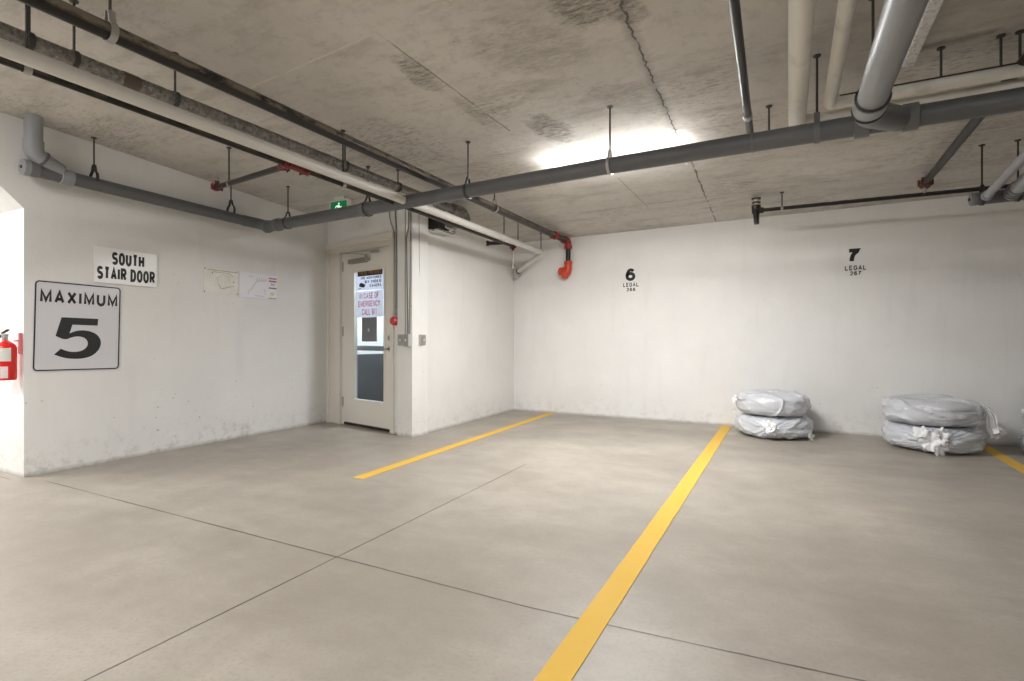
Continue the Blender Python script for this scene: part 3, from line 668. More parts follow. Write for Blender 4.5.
# branch that comes overhead from the camera side
hz_ = 2.172; h0_ = Vector((.338, -.6, hz_+.012)); h1_ = Vector((.338, 2.98, hz_)); 
wy = main_at(899); wye_mid = Vector((.345, wy.y-.02-(wy.x-.345)*.9, hz_+.015))
obj('branch_pipe', tube(h0_, h1_, .061, 32), M['pvc_lt'], P)
obj('branch_elbow', sweep(B(), fillet([h1_-Vector((0, .05, 0)), Vector((.338, h1_.y+.13, hz_+.005)), wy], .16, 12), .066, 30), M['pvc_ring'], P)
obj('collar', ringat(B(), h1_+Vector((0, -.02, 0)), (0, 1, 0), .061, .10, .010), M['pvc_lt'], P, label='light grey collar of the branch')
obj('clamp', ringat(B(), h1_+Vector((.0, .06, 0)), (.1, 1, 0), .064, .010, .008), M['dark'], P)
obj('clamp', ringat(B(), h1_+Vector((.0, -.085, 0)), (0, 1, 0), .064, .008, .008), M['dark'], P)
# hangers of the main pipe
mp = {288: 'second', 368: '', 468: '', 610: '', 817: ''}
for px, lb in ((288, 'rod and ring on drain pipe just right of its corner elbow'), (368, 'ring on drain pipe beside its collar above the stair door'),
               (468, 'long rod and ring on drain pipe where the black main passes behind'), (610, 'long rod and ring on drain pipe in front of the ceiling glow'),
               (817, 'rod and grey ring on drain pipe between cream pipes and branch')):
    c = main_at(px); hanger('threaded '+lb, (c.x, c.y, 0), c.z, RM+(.008 if px in (368,) else 0), md, M['pvc_ring'] if px == 817 else (M['zinc'] if px == 610 else M['rod']), w=.03 if px == 817 else .02)
for (px, py), lb in (((94, 178), 'threaded rod and ring on the drain along the left wall, above stair sign'), ((231, 210.5), 'threaded rod and hook on left wall drain, below the sprinkler branch')):
    c = near_pipe(px, py); hanger(lb, (c.x, c.y, 0), c.z, RM-.004, nd)
# --- A: black sprinkler main along the ceiling, red elbow and valve at the back wall
XA = -2.69
a1 = onX(105, 30, XA); a2 = onY(565.5, 240.5, YB-.13); ad = (a2-a1).normalized(); a0 = a1-ad*4.2
P = thing('sprinkler_main', (a2.x, a2.y, 2.2), 'thick black sprinkler main with dusty top, ending in red fittings at back wall', 'pipe')
obj('straight_pipe', tube(a0, a2, .038, 28), M['steel'], P)
def grooved(bm, c, ax, r, w=.055, t=.016):
    ringat(bm, c, ax, r, w, t, 24); ax = Vector(ax).normalized(); n1, n2_ = frame_of(ax)
    for s in (-1, 1):
        q_ = Vector(c)+n1*s*(r+t+.006); sweep(bm, [q_-n2_*.022, q_+n2_*.022], .011, 10); sweep(bm, [q_-ax*.012+n2_*.03, q_-ax*.012-n2_*.03], .006, 8)
    return bm
cpl = onX(554.6, 235.8, a2.x-.0); cpl = lerp(a1, a2, (5.95-a1.y)/(a2.y-a1.y)) if False else lerp(a1, a2, .90)
t_ = None
for k in range(200):
    cpl = lerp(a1, a2, .7+.3*k/200); 
    v_ = cpl; dd = -st*v_.x+ct*v_.y; xx = ct*v_.x+st*v_.y
    if CX+F*xx/dd >= 554.3: break
obj('coupling', grooved(B(), cpl, ad, .038), M['red'], P)
obj('coupling', grooved(B(), a2-ad*.01, ad, .038, .05), M['red'], P)
dn = Vector((a2.x+.02, a2.y+.05, a2.z)); rbot = Vector((dn.x, dn.y, D(571, 258.5, 1).z)); 
dep = -st*dn.x+ct*dn.y
zt_ = H+(CY-248)/F*dep; zm_ = H+(CY-262.5)/F*dep; zb_ = H+(CY-277)/F*dep
obj('elbow', sweep(B(), fillet([a2, dn, Vector((dn.x, dn.y, zt_))], .05, 10), .043, 24), M['red'], P)
obj('coupling', grooved(B(), (dn.x, dn.y, zt_+.01), (0, 0, 1), .038, .05, .018), M['red'], P)
obj('down_pipe', tube((dn.x, dn.y, zt_), (dn.x, dn.y, zm_+.02), .034, 22), M['steel2'], P)
bm = grooved(B(), (dn.x, dn.y, zm_-.005), (0, 0, 1), .037, .05, .018)
sweep(bm, fillet([Vector((dn.x, dn.y, zm_)), Vector((dn.x, dn.y, zm_-.12)), Vector((dn.x-.05, dn.y-.02, zb_+.02)), Vector((dn.x-.07, dn.y+.06, zb_+.03))], .06, 8), .05, 24)
sweep(bm, [Vector((dn.x-.09, dn.y-.07, zb_+.075)), Vector((dn.x-.05, dn.y+.0, zb_+.075))], 0, 20, True, [.055, .06]); 
sweep(bm, [Vector((dn.x-.025, dn.y-.05, zm_-.07)), Vector((dn.x-.025, dn.y-.09, zm_-.08))], .016, 12)
obj('valve_body', bm, M['orange'], P)
c = a1+ad*((1.42-a1.y)/ad.y) if False else None
def on_line(a, b, px):
    r = ray(px); nx, ny = r[1], -r[0]; d_ = b-a; den = d_.x*nx+d_.y*ny; return a+d_*(-(a.x*nx+a.y*ny)/den)
for px, lb, mm in ((110, 'silver strap loop and rod on thick black main at top left corner', M['zinc']), (494.5, 'small pale ring and short rod on black main right of drain pipe', M['zinc'])):
    c = on_line(a1, a2, px); hanger(lb, (c.x, c.y, 0), c.z, .040, ad, mm, w=.03)
# --- B: foil jacketed pipe ending in a duct elbow to the side wall
XB = -3.25
b1 = onX(0, 30.3, XB); b2 = onX(455, 209.5, XB); bd = (b2-b1).normalized(); b0 = b1-bd*3
P = thing('insulated_pipe', (b2.x, b2.y, b2.z-.05), 'silver foil jacketed pipe beside the white pipe, with crinkled surface', 'pipe')
obj('straight_pipe', sweep(B(), [lerp(b0, b2, i/60)+Vector((noise.noise(Vector((i*.9, 0, 0))), 0, noise.noise(Vector((i*.9, 5, 0)))))*.003 for i in range(61)], .039, 26), M['foil'], P)
c = on_line(b1, b2, 130); obj('joint_band', ringat(B(), c, bd, .039, .085, .0025), M['brown'], P)
sc_ = side.hit(437, 224)
e1 = side.w(sc_[0], sc_[1], 0)
obj('end_elbow', sweep(B(), fillet([b2-bd*.06, b2+bd*.16, Vector((b2.x+.02, b2.y+.2, b2.z-.10)), e1+Vector((.05, .1, .0))], .1, 8), .058, 24), M['foil'], P)
P2 = thing('wall_duct', side.w(sc_[0], sc_[1]-.09, 0), 'black and silver duct outlet on side wall beneath the foil pipe elbow', 'duct')
u_, z_ = sc_
M['shiny'] = new_mat('bright_foil', (.78, .77, .75), .16, .95)
obj('flange', pbox(B(), side, u_-.17, u_-.07, z_-.09, z_+.12, 0, .16, .004), M['dark'], P2, smooth=False)
bm = B(); pbox(bm, side, u_-.07, u_+.14, z_-.075, z_+.11, .0, .15, .025); obj('duct_body', bm, M['shiny'], P2)
bm = B(); pbox(bm, side, u_-.17, u_+.12, z_-.12, z_-.095, .0, .15, .004); pbox(bm, side, u_+.05, u_+.20, z_-.10, z_-.02, .02, .13, .02); obj('bottom_tray', bm, M['shiny'], P2)
for (px, py), zl, lb in (((29, 9), None, 'black rod with plate on foil pipe at far left'), ((74, 20), None, 'thin black rod on foil pipe below the thick black main'), ((175, 75), None, 'short bracket and rod on foil pipe past the brown band'),
                         ((345, 147), None, 'dark rod on foil pipe left of the drain crossing'), ((398, 168), None, 'thin rod on foil pipe just before drain crossing')):
    c = on_line(b1, b2, px); hanger(lb, (c.x, c.y, 0), c.z, .039, bd, M['rod'], clevis=False, nut=False)
# --- C: white pipe
XC = -2.98
c1p = onX(0, 47.0, XC); c2p = onX(543, 252.8, XC); cd = (c2p-c1p).normalized()
P = thing('white_pipe', (c2p.x, c2p.y, c2p.z-.1), 'long white jacketed pipe running to the back left corner and turning into the wall', 'pipe')
cw = D(517, 272.5, 7.66); 
obj('straight_pipe', sweep(B(), fillet([c1p-cd*3, c2p, lerp(c2p, cw, .5)], .05, 8), .036, 26), M['white_pipe'], P)
obj('return_pipe', tube(c2p-cd*.01, cw, .034, 24), M['white_pipe'], P)
ax_ = (c2p-cw).normalized(); obj('wall_collar', sweep(B(), [cw-ax_*.02, cw+ax_*.03], .075, 24), M['box'], P)
obj('end_plug', sweep(B(), [cw+ax_*.03, cw+ax_*.06], 0, 16, True, [.04, .03]), M['rust'], P)
for px, lb in ((504, 'thin rod above white pipe nearest the drain crossing'), (518, 'double rod above white pipe, middle of the back three'), (541, 'thin rod above the end of white pipe by the back wall')):
    c = on_line(c1p, c2p, px); hanger(lb, (c.x, c.y, 0), c.z, .036, cd, M['white_pipe'], clevis=False, nut=False)
# --- D: thin black sprinkler line with branch
XD = -3.105
d1 = onX(0, 59.6, XD); d2 = onX(513, 246.5, XD); ddv = (d2-d1).normalized()
P = thing('sprinkler_line', (d2.x, d2.y, d2.z-.05), 'thin black sprinkler line under the white pipe, red tee and branch to the left', 'pipe')
obj('straight_pipe', tube(d1-ddv*3, d2, .018, 18), M['steel2'], P)
tee = on_line(d1, d2, 290); tee2 = on_line(d1, d2, 303)
bm = grooved(B(), tee-ddv*.03, ddv, .019, .05, .013); sweep(bm, [tee-ddv*.05, tee2+ddv*.03], .026, 18); grooved(bm, tee2+ddv*.02, ddv, .019, .05, .013)
sweep(bm, [tee, tee+Vector((-.07, 0, 0))], .025, 16); grooved(bm, tee+Vector((-.06, 0, 0)), (1, 0, 0), .019, .04, .011)
obj('tee_fitting', bm, M['darkred'], P)
hd_ = D(217, 187.2, 4.74); br0 = tee+Vector((-.05, 0, 0))
obj('branch_pipe', tube(br0, hd_, .022, 18), M['steelb'], P)
ax_ = (hd_-br0).normalized()
bm = grooved(B(), hd_, ax_, .022, .05, .012); sweep(bm, [hd_-ax_*.02, hd_+ax_*.05], .03, 16); sweep(bm, [hd_+Vector((0, 0, -.03)), hd_+Vector((0, 0, .055))], .02, 12)
obj('branch_elbow', bm, M['darkred'], P)
bm = sweep(B(), [hd_+Vector((0, 0, .05)), hd_+Vector((0, 0, .08))], .007, 8); sweep(bm, [hd_+Vector((0, 0, .08)), hd_+Vector((0, 0, .084))], .022, 12); obj('sprinkler_head', bm, M['zinc'], P)
# far end: stub to the left and drop
e0 = on_line(d1, d2, 503); s_end = D(488, 243.4, (-st*e0.x+ct*e0.y)-.02)
obj('stub_pipe', tube(e0, s_end, .022, 16), M['steel2'], P); ax_ = (s_end-e0).normalized()
obj('stub_end', sweep(B(), [s_end-ax_*.01, s_end+ax_*.02], .034, 16), M['dark'], P)
bm = grooved(B(), d2, ddv, .018, .04, .012); sweep(bm, [d2, d2-Vector((0, 0, .05))], .02, 12); obj('end_tee', bm, M['darkred'], P)
obj('drop_pipe', tube(d2, (d2.x, d2.y, H+(CY-268)/F*(-st*d2.x+ct*d2.y)), .009, 10), M['zinc'], P)
for px, lb in ((26.5, 'flat silver clip on thin black sprinkler line at far left'), (343, 'small pale clip on thin black sprinkler line left of exit sign')):
    c = on_line(d1, d2, px); hanger(lb, (c.x, c.y, 0), c.z, .018, ddv, M['zinc'], clevis=False, nut=False, w=.03)
c = on_line(br0, hd_, 229); hanger('long thin rod with pale ring holding the sprinkler branch', (c.x, c.y, 0), c.z, .022, ax_, M['zinc'], clevis=False)
# --- right side pipes
e_a = Vector((-.12, -1.5, 2.44)); e_b = Vector((-.235, 4.1, 2.44))
P = thing('black_pipe', (e_b.x, e_b.y, 2.4), 'glossy thin black pipe overhead, left of the cream pipes', 'pipe')
obj('straight_pipe', sweep(B(), fillet([e_a, e_b, Vector((6, e_b.y, 2.44))], .06, 8), .022, 20), M['steel2'], P)
c = onY(747.2, 122, 3.62); obj('coupling', ringat(B(), (-.226, 3.56, 2.44), (0, 1, 0), .022, .06, .006), M['zinc'], P)
f_a = Vector((.048, -1.5, 2.45)); f_b = Vector((.046, 3.87, 2.45)); f_c = Vector((6, 3.87, 2.44))
P = thing('cream_pipe', (f_b.x, f_b.y, 2.35), 'thick cream jacketed pipe overhead, turning right behind the drain pipe', 'pipe')
obj('straight_pipe', tube(f_a, f_b-Vector((0, .04, 0)), .050, 28), M['cream'], P)
obj('end_elbow', sweep(B(), fillet([f_b-Vector((0, .05, 0)), f_b, f_b+Vector((.08, 0, 0))], .05, 8), .050, 28), M['cream'], P)
obj('cross_pipe', tube(f_b+Vector((.07, 0, 0)), f_c, .046, 28), M['cream'], P)
g_a = Vector((.212, -1.5, 2.5)); g_b = Vector((.220, 3.76, 2.5)); g_c = Vector((6, 3.76, 2.515))
P = thing('cream_pipe', (g_b.x, g_b.y, 2.4), 'thinner cream jacketed pipe overhead, stained near its end, beside the grey branch', 'pipe')
obj('straight_pipe', tube(g_a, g_b-Vector((0, .03, 0)), .035, 24), M['cream'], P)
obj('end_elbow', sweep(B(), fillet([g_b-Vector((0, .04, 0)), g_b, g_b+Vector((.06, 0, 0))], .04, 8), .035, 24), M['cream'], P)
obj('cross_pipe', tube(g_b+Vector((.05, 0, 0)), g_c, .034, 24), M['cream'], P)
obj('shade_strip', sweep(B(), [g_b+Vector((.05, -.01, .036)), g_c+Vector((0, -.01, .036))], .006, 8), M['dark'], P)  # dark strip drawn in for the shade along the pipe's upper edge
for px, lb in ((941, 'short rod above the crossing cream pipes, right of the grey branch'), (1001, 'rod above the crossing cream pipes, second from right edge'), (1020, 'rod above the crossing cream pipes at the right edge')):
    c = on_line(g_b, g_c, px); hanger(lb, (c.x, c.y, 0), c.z, .035, (1, 0, 0), lo=c.z+.038)
c = onC(769, 106); P = hanger('thin rod behind drain pipe between black pipe and cream pipe', c, 2.3, .02, md, lo=2.42)
obj('cable_hook', sweep(B(), [(c.x, c.y, 2.425), (c.x+.03, c.y, 2.40)], .008, 8), M['rod'], P)
c = onC(873, -3); hanger('long black rod dropping to the light grey overhead branch', c, 2.2, .02, md, lo=2.17+.06)
# J white strip under the ceiling
jx = .605; P = thing('ceiling_strip', (jx, 3.0, 2.6), 'speckled white rectangular strip under the ceiling at top right', 'cable duct')
js = new_mat('speckled_white', (.8, .79, .77), .5); n = NT(js); n.col(n.mix(n.ramp(n.noise(40, 4, .8), [(.5, 0), (.62, .8)]), (.82, .81, .79), (.4, .38, .35)))
bm = B(); jy = onX(908, 63, jx).y; box(bm, (jx, (jy-1.5)/2, 2.66), (.055, jy+1.5, .06), 0, .006); obj('channel', bm, js, P, smooth=False)
obj('mounting_clip', box(B(), (jx, jy-.25, 2.70), (.05, .04, .03)), M['zinc'], P, smooth=False)
# K, L
YL = 6.06
l0 = onY(761.5, 210.3, YL); l1 = onY(984, 188.5, YL); ld = (l1-l0).normalized()
kx = 1.105; kz = 2.485
P = thing('sprinkler_branch', (l0.x, l0.y, 2.3), 'thin black sprinkler pipe along the back wall with ringed end, fed by a black pipe', 'pipe')
obj('straight_pipe', tube(l0, l1+ld*5, .019, 18), M['steel2'], P)
ke = D(925, 183, 4.82); kf = Vector((ke.x, -1, ke.z+.06))
kf = lerp(ke, D(1024, 62, 2.81), 2.0)
obj('feed_pipe', tube(ke, kf, .030, 20), M['steelb'], P)
lk = on_line(l0, l1, 924.5)
kd = (kf-ke).normalized()
bm = grooved(B(), ke+kd*.02, kd, .030, .05, .014); sweep(bm, [ke+Vector((0, 0, .05)), ke-Vector((0, 0, .04))], .028, 16); grooved(bm, ke-Vector((0, 0, .02)), (.2, .1, 1), .026, .04, .016); obj('elbow_fitting', bm, M['rust'], P)
obj('drop_nipple', tube(ke-Vector((0, 0, .03)), lk, .012, 12), M['zinc'], P)
bm = sweep(B(), [ke+Vector((0, 0, .05)), ke+Vector((0, 0, .09))], .006, 8); sweep(bm, [ke+Vector((0, 0, .09)), ke+Vector((0, 0, .095))], .02, 12); obj('sprinkler_head', bm, M['zinc'], P)
q_ = onY(758, 210, YL)
bm = B()
sweep(bm, [l0+Vector((.02, 0, 0)), l0-Vector((.05, 0, 0))], .030, 16)
sweep(bm, [Vector((l0.x-.05, YL, l0.z+.055)), Vector((l0.x-.05, YL, l0.z-.02)), Vector((l0.x-.05, YL, l0.z-.04)), Vector((l0.x-.045, YL, l0.z-.14))], 0, 20, True, [.046, .042, .030, .024])
obj('end_fitting', bm, M['steelb'], P)
for k, (zz, rr) in enumerate(((.125, .045), (.085, .042), (.048, .046))):
    obj('washer', sweep(B(), [Vector((l0.x-.05, YL, l0.z+zz-.007)), Vector((l0.x-.05, YL, l0.z+zz+.007))], rr, 22), M['rust'] if k == 1 else M['dark'], P)
obj('spindle', tube((l0.x-.05, YL, l0.z+.04), (l0.x-.05, YL, l0.z+.135), .018, 12), M['cream'], P)
c = on_line(l0, l1, 782); hanger('small rod and pale ring near the ringed end of back sprinkler pipe', (c.x, c.y, 0), c.z, .019, ld, M['zinc'], clevis=False, nut=False)
# N: grey pipes at right edge
YN = 5.47
n0 = onY(973, 199.3, YN); n1 = onY(1024, 193.6, YN); ndd = (n1-n0).normalized()
P = thing('waste_pipe', (n0.x, n0.y, 2.1), 'capped grey waste pipe with two sloping branches at the right edge', 'pipe')
obj('straight_pipe', tube(n0, n1+ndd*3, .050, 28), M['pvc'], P)
obj('end_cap', sweep(B(), [n0-ndd*.02, n0-ndd*.012, n0+ndd*.02], 0, 26, True, [.046, .052, .052]), M['pvc_ring'], P)
obj('cap_screw', sweep(B(), [n0-ndd*.03, n0-ndd*.018], .012, 10), M['dark'], P)
s0 = on_line(n0, n1, 985); s1 = D(1024, 157, 3.49); sdv = (s1-s0).normalized()
obj('thin_branch', tube(s0, s0+sdv*4, .031, 22), M['pvc_lt'], P)
obj('branch_collar', ringat(B(), s0+sdv*.06, sdv, .031, .05, .008), M['pvc_lt'], P)
s0 = on_line(n0, n1, 1010); s1 = D(1026, 180, 3.80); sdv = (s1-s0).normalized()
obj('thick_branch', tube(s0, s0+sdv*4, .047, 26), M['pvc_lt'], P)
for k in (.08, .13, .2): obj('branch_collar', ringat(B(), s0+sdv*k, sdv, .047, .03, .009), M['pvc_ring'], P)
for px, lb in ((982, 'rod on capped grey waste pipe nearest its end cap'), (1018, 'rod on grey waste pipe at the right edge of the picture')):
    c = on_line(n0, n1, px); hanger('threaded '+lb, (c.x, c.y, 0), c.z, .05, ndd, M['rod'])
# ---------------------------------------------------------------- strip lights
def strip_light(x, y, power, along, label, tube_e=None, length=1.22, drop=.0):
    zc_ = cz(x, y)-drop
    P = thing('strip_light', (x, y, zc_), label, 'ceiling light', 'fluorescent ceiling lights')
    s = (length, .10, .045) if not along else (.10, length, .045)
    obj('housing', box(B(), (x, y, zc_-.028), s, 0, .004), M['enamel'], P, smooth=False)
    me_ = M['emit'] if tube_e is None else tube_e
    if drop:
        for k in (-.5, .5): obj('hanging_rod', tube((x+k*length*.8, y, zc_-.01), (x+k*length*.8, y, cz(x, y)), .005, 8), M['enamel'], P)
    for k in (-1, 1):
        a = Vector((x, y, zc_-.070)); dv = Vector((0, 1, 0)) if along else Vector((1, 0, 0)); sd = Vector((dv.y, dv.x, 0))*k*(.055 if not drop else .075)+Vector((0, 0, .03 if drop else 0))
        obj('lamp_tube', tube(a+sd-dv*length*.48, a+sd+dv*length*.48, .016, 12), me_, P)
    bm = B()
    for k in (-1, 1):
        c_ = Vector((x, y, zc_-.065))+(Vector((0, 1, 0)) if along else Vector((1, 0, 0)))*k*length*.49; box(bm, c_, (.14, .02, .05) if along else (.02, .14, .05))
    obj('socket', bm, M['enamel'], P, smooth=False)
    if power:
        ld_ = bpy.data.lights.new('lamp_light', 'AREA'); ld_.shape = 'RECTANGLE'; ld_.size = length; ld_.size_y = .2; ld_.energy = power; ld_.color = (1, .995, .985)
        lo_ = bpy.data.objects.new('lamp_light', ld_); COL.objects.link(lo_); lo_.parent = P; lo_.location = (0, 0, -.10); lo_.rotation_euler = (0, 0, PI/2 if along else 0)
    return P
me2 = M['emit'].copy(); me2.name = 'lamp_tube_bright'; me2.node_tree.nodes['Principled BSDF'].inputs['Emission Strength'].default_value = 46
strip_light(-1.33, 4.40, LAMP_MAIN, False, 'lit white strip light on the ceiling, hidden behind drain pipe, with bright glow', me2, drop=.075)
bm = tube((-.70, 4.40, cz(-.7, 4.4)-.09), (-.20, 4.40, cz(-.2, 4.4)-.09), .013, 10)
tag(obj('conduit', bm, M['enamel']), 'pale conduit on the ceiling running right from the lit strip light', 'conduit')
for i, (x, y, pw, al) in enumerate(OTHER_LAMPS):
    strip_light(x, y, pw, al, ('strip light behind the camera towards the left', 'strip light behind the camera towards the right', 'strip light nearest the passage opening')[i])
strip_light(-6.9, .5, LAMP_SIDE, True, 'strip light inside the bright side passage')
# light of the stairwell
ld_ = bpy.data.lights.new('stair_lamp', 'AREA'); ld_.size = .5; ld_.energy = 34; ld_.color = (.9, .95, 1)
lo_ = bpy.data.objects.new('stair_lamp', ld_); COL.objects.link(lo_); lo_.location = door.w(.7, 2.5, -.9)
# ---------------------------------------------------------------- exit sign
ye = 4.25; a = onY(330, 202, ye); b = onY(347.5, 199, ye); zc_ = cz(a.x, ye)
P = thing('exit_sign', ((a.x+b.x)/2, ye, zc_-.25), 'small green running figure exit sign hanging from the ceiling', 'exit sign')
x0, x1 = a.x, b.x; zt2, zb2 = zc_-.035, zc_-.215
obj('housing', box(B(), ((x0+x1)/2, ye+.03, (zt2+zb2)/2), (x1-x0, .055, zt2-zb2), 0, .004), M['enamel'], P, smooth=False)
obj('green_face', box(B(), ((x0+x1)/2, ye, (zt2+zb2)/2-.004), (x1-x0-.03, .008, zt2-zb2-.03)), M['green'], P, smooth=False)
obj('ceiling_bracket', box(B(), ((x0+x1)/2, ye+.03, zc_-.018), (.15, .05, .036)), M['enamel'], P, smooth=False)
bm = B(); yy = ye-.0055; xm = (x0+x1)/2; zm = (zt2+zb2)/2; S_ = .058
def pf(pts): poly(bm, [(xm+px*S_, yy, zm+pz*S_) for px, pz in pts])
pf([(-1.1, -1), (-.75, -1), (-.75, 1), (-1.1, 1)]) if False else None
pf([(.0, .95), (.28, .95), (.36, .78), (.28, .6), (.0, .6), (-.08, .78)])
pf([(-.35, .5), (.3, .5), (.42, .0), (.2, -.1), (-.15, -.1), (-.2, .1)])
pf([(-.35, .5), (-.75, .3), (-.85, -.05), (-.65, -.05), (-.5, .2), (-.2, .3)])
pf([(.2, .4), (.6, .15), (.9, .3), (.85, .1), (.6, -.08), (.25, .2)])
pf([(.2, -.1), (.55, -.45), (.5, -1), (.25, -1), (.28, -.5), (-.15, -.1)])
pf([(-.15, -.05), (.1, -.2), (-.2, -.7), (-.8, -.85), (-.85, -.65), (-.35, -.5)])
flat('pictogram', bm, M['green_lit'], P)
# ---------------------------------------------------------------- conduits and boxes at the corner by the door
def wp(pl, px, py, o): u, z = pl.hit(px, py); return pl.w(u, z, o)
ztop = 2.62
def conduit(pl, pts, r, label, o=.015, topout=True):
    w_ = [wp(pl, *p, o) for p in pts]
    if topout: w_ = [Vector((w_[0].x, w_[0].y, cz(w_[0].x, w_[0].y)-.004))]+w_
    bm = sweep(B(), fillet(w_, .06, 5), r, 10)
    P = thing('conduit', (w_[-1].x, w_[-1].y, w_[-1].z), label, 'conduit', 'grey conduits beside the stair door')
    obj('tube', bm, M['emt'], P)
    return P, w_
MC = M['zinc']
A1 = conduit(door, [(396.2, 214), (397.6, 233), (398.0, 316)], .0085, 'grey conduit dropping to the red alarm sounder')
conduit(door, [(390.8, 212), (391.4, 220), (396.0, 234), (396.6, 300), (396.6, 316)], .006, 'thin grey conduit bending over beside the one to the red sounder', .02)
conduit(door, [(403.4, 210), (403.4, 335)], .0105, 'thick grey conduit to the left switch box')
conduit(door, [(406.6, 210), (406.6, 335)], .0075, 'thin straight grey conduit to the left switch box, second line')
conduit(door, [(409.9, 210), (409.6, 229), (407.6, 236), (408.8, 335)], .0075, 'grey conduit with a kink near top, left of the wall corner')
conduit(side, [(414.6, 210), (414.2, 270), (412.9, 292), (412.6, 300)], .0075, 'grey conduit right at the corner, ending short') if False else None
conduit(door, [(411.9, 211), (411.5, 270), (410.8, 300), (410.4, 335)], .0075, 'slightly slanting grey conduit nearest the wall corner')
conduit(side, [(417.6, 213), (417.8, 262), (419.6, 334)], .0075, 'single grey conduit on the side wall to the small box')
for py, lb in ((261.5, 'upper dark strap across the conduits beside the stair door'), (307, 'lower dark strap across the conduits beside the stair door')):
    u0, z_ = door.hit(395.6, py); u1, _z = door.hit(411.5, py)
    tag(obj('conduit_strap', pbox(B(), door, u0, u1, z_-.006, z_+.006, .001, .005), M['zinc'], smooth=False), lb, 'strap', 'straps across the conduits')
def jbox(pl, c, label, dep, name='switch_box'):
    u0, z1 = pl.hit(c[0], c[1]); u1, z0 = pl.hit(c[2], c[3])
    P = thing(name, pl.w((u0+u1)/2, z0), label, 'electrical box', None, pl.ang())
    obj('box_body', pbox(B(), pl, u0, u1, z0, z1, 0, dep, .004), M['box'], P, smooth=False)
    obj('cover_plate', pbox(B(), pl, u0+.006, u1-.006, z0+.008, z1-.008, dep, dep+.004, .001), M['zinc'], P, smooth=False)
    um = (u0+u1)/2; zm = (z0+z1)/2; obj('toggle', pbox(B(), pl, um-.006, um+.006, zm-.012, zm+.012, dep+.004, dep+.014), M['enamel'], P, smooth=False)
jbox(door, (401.2, 334.5, 407.4, 345.5), 'left grey switch box beside the stair door', .05)
jbox(door, (407.6, 334, 412.4, 346.5), 'middle grey switch box at the wall corner', .055)
jbox(side, (417.2, 334.6, 422.6, 345), 'right grey switch box alone on the side wall', .045)
u, z = door.hit(397.2, 321)
P = thing('alarm_sounder', door.w(u, z-.05), 'small red round alarm sounder beside the stair door', 'alarm')
obj('back_box', pbox(B(), door, u-.035, u+.035, z-.04, z+.05, 0, .03, .005), M['zinc'], P, smooth=False)
obj('dome', sweep(B(), [door.w(u, z, .02), door.w(u, z, .05), door.w(u, z, .07), door.w(u, z, .078)], 0, 22, True, [.05, .05, .042, .02]), new_mat('sounder_red', (.55, .04, .05), .3), P)
# ---------------------------------------------------------------- fire extinguisher on the passage face
c = onY(5.0, 350, YC-.09); er = .068
zb_ = H+(CY-380)/F*(-st*c.x+ct*c.y); zs_ = H+(CY-343.5)/F*(-st*c.x+ct*c.y)
P = thing('fire_extinguisher', (c.x, c.y, zb_), 'red fire extinguisher with pale labels hung at the left picture edge', 'fire extinguisher')
bm = sweep(B(), [(c.x, c.y, zb_), (c.x, c.y, zb_+.008), (c.x, c.y, zs_-.03), (c.x, c.y, zs_-.008), (c.x, c.y, zs_+.012), (c.x, c.y, zs_+.025)], 0, 32, True, [er*.93, er, er, er*.86, er*.5, er*.3])
obj('cylinder', bm, M['red'] if False else new_mat('extinguisher_red', (.75, .02, .02), .25), P)
def wrap(z0, z1, a0, a1, col, nm, r=er+.0012):
    bm = B(); k = 14; lo_, hi_ = [], []
    for i in range(k+1):
        a = math.radians(lerp(a0, a1, i/k)); d_ = Vector((math.cos(a), math.sin(a), 0))*r
        lo_.append(bm.verts.new(Vector((c.x, c.y, z0))+d_)); hi_.append(bm.verts.new(Vector((c.x, c.y, z1))+d_))
    for i in range(k): bm.faces.new((lo_[i], lo_[i+1], hi_[i+1], hi_[i]))
    obj(nm, bm, new_mat(nm, col, .4), P)
hh = zs_-zb_
wrap(zb_+hh*.52, zb_+hh*.88, -150, 10, (.72, .72, .66), 'label_band'); wrap(zb_+hh*.06, zb_+hh*.38, -42, -5, (.8, .68, .66), 'small_label')
bm = sweep(B(), [(c.x, c.y, zs_+.01), (c.x, c.y, zs_+.05)], .018, 14); box(bm, (c.x+.01, c.y-.005, zs_+.062), (.075, .022, .022), 0, .004); obj('valve', bm, M['zinc'], P)
bm = box(B(), (c.x+.035, c.y-.01, zs_+.082), (.10, .02, .010), 0, .003); bmesh.ops.rotate(bm, cent=(c.x, c.y, zs_+.08), matrix=Matrix.Rotation(-.25, 3, 'Y'), verts=bm.verts); obj('lever', bm, M['dark'], P)
obj('hose', sweep(B(), fillet([(c.x-.03, c.y-.01, zs_+.06), (c.x-.09, c.y-.03, zs_+.03), (c.x-.085, c.y-.03, zb_+.14)], .04, 8), .010, 12), M['dark'], P)
bm = box(B(), (c.x+.035, YC-.012, zs_-.0), (.02, .02, .16)); box(bm, (c.x+.01, YC-.02, zs_+.02), (.05, .03, .012)); obj('wall_bracket', bm, new_mat('bracket_pink', (.7, .2, .22), .4), P, smooth=False)
bm = poly_b = B(); pts = [(c.x-.04, c.y-er-.012, zs_+.02), (c.x+.005, c.y-er-.012, zs_+.02), (c.x+.008, c.y-er-.012, zb_+.15), (c.x-.04, c.y-er-.012, zb_+.15)]
f_ = poly(bm, pts); r_ = bmesh.ops.extrude_face_region(bm, geom=[f_]); bmesh.ops.translate(bm, verts=[g for g in r_['geom'] if isinstance(g, bmesh.types.BMVert)], vec=(0, -.001, 0)); obj('inspection_tag', bm, new_mat('tag_cream', (.80, .76, .62), .5), P, smooth=False)
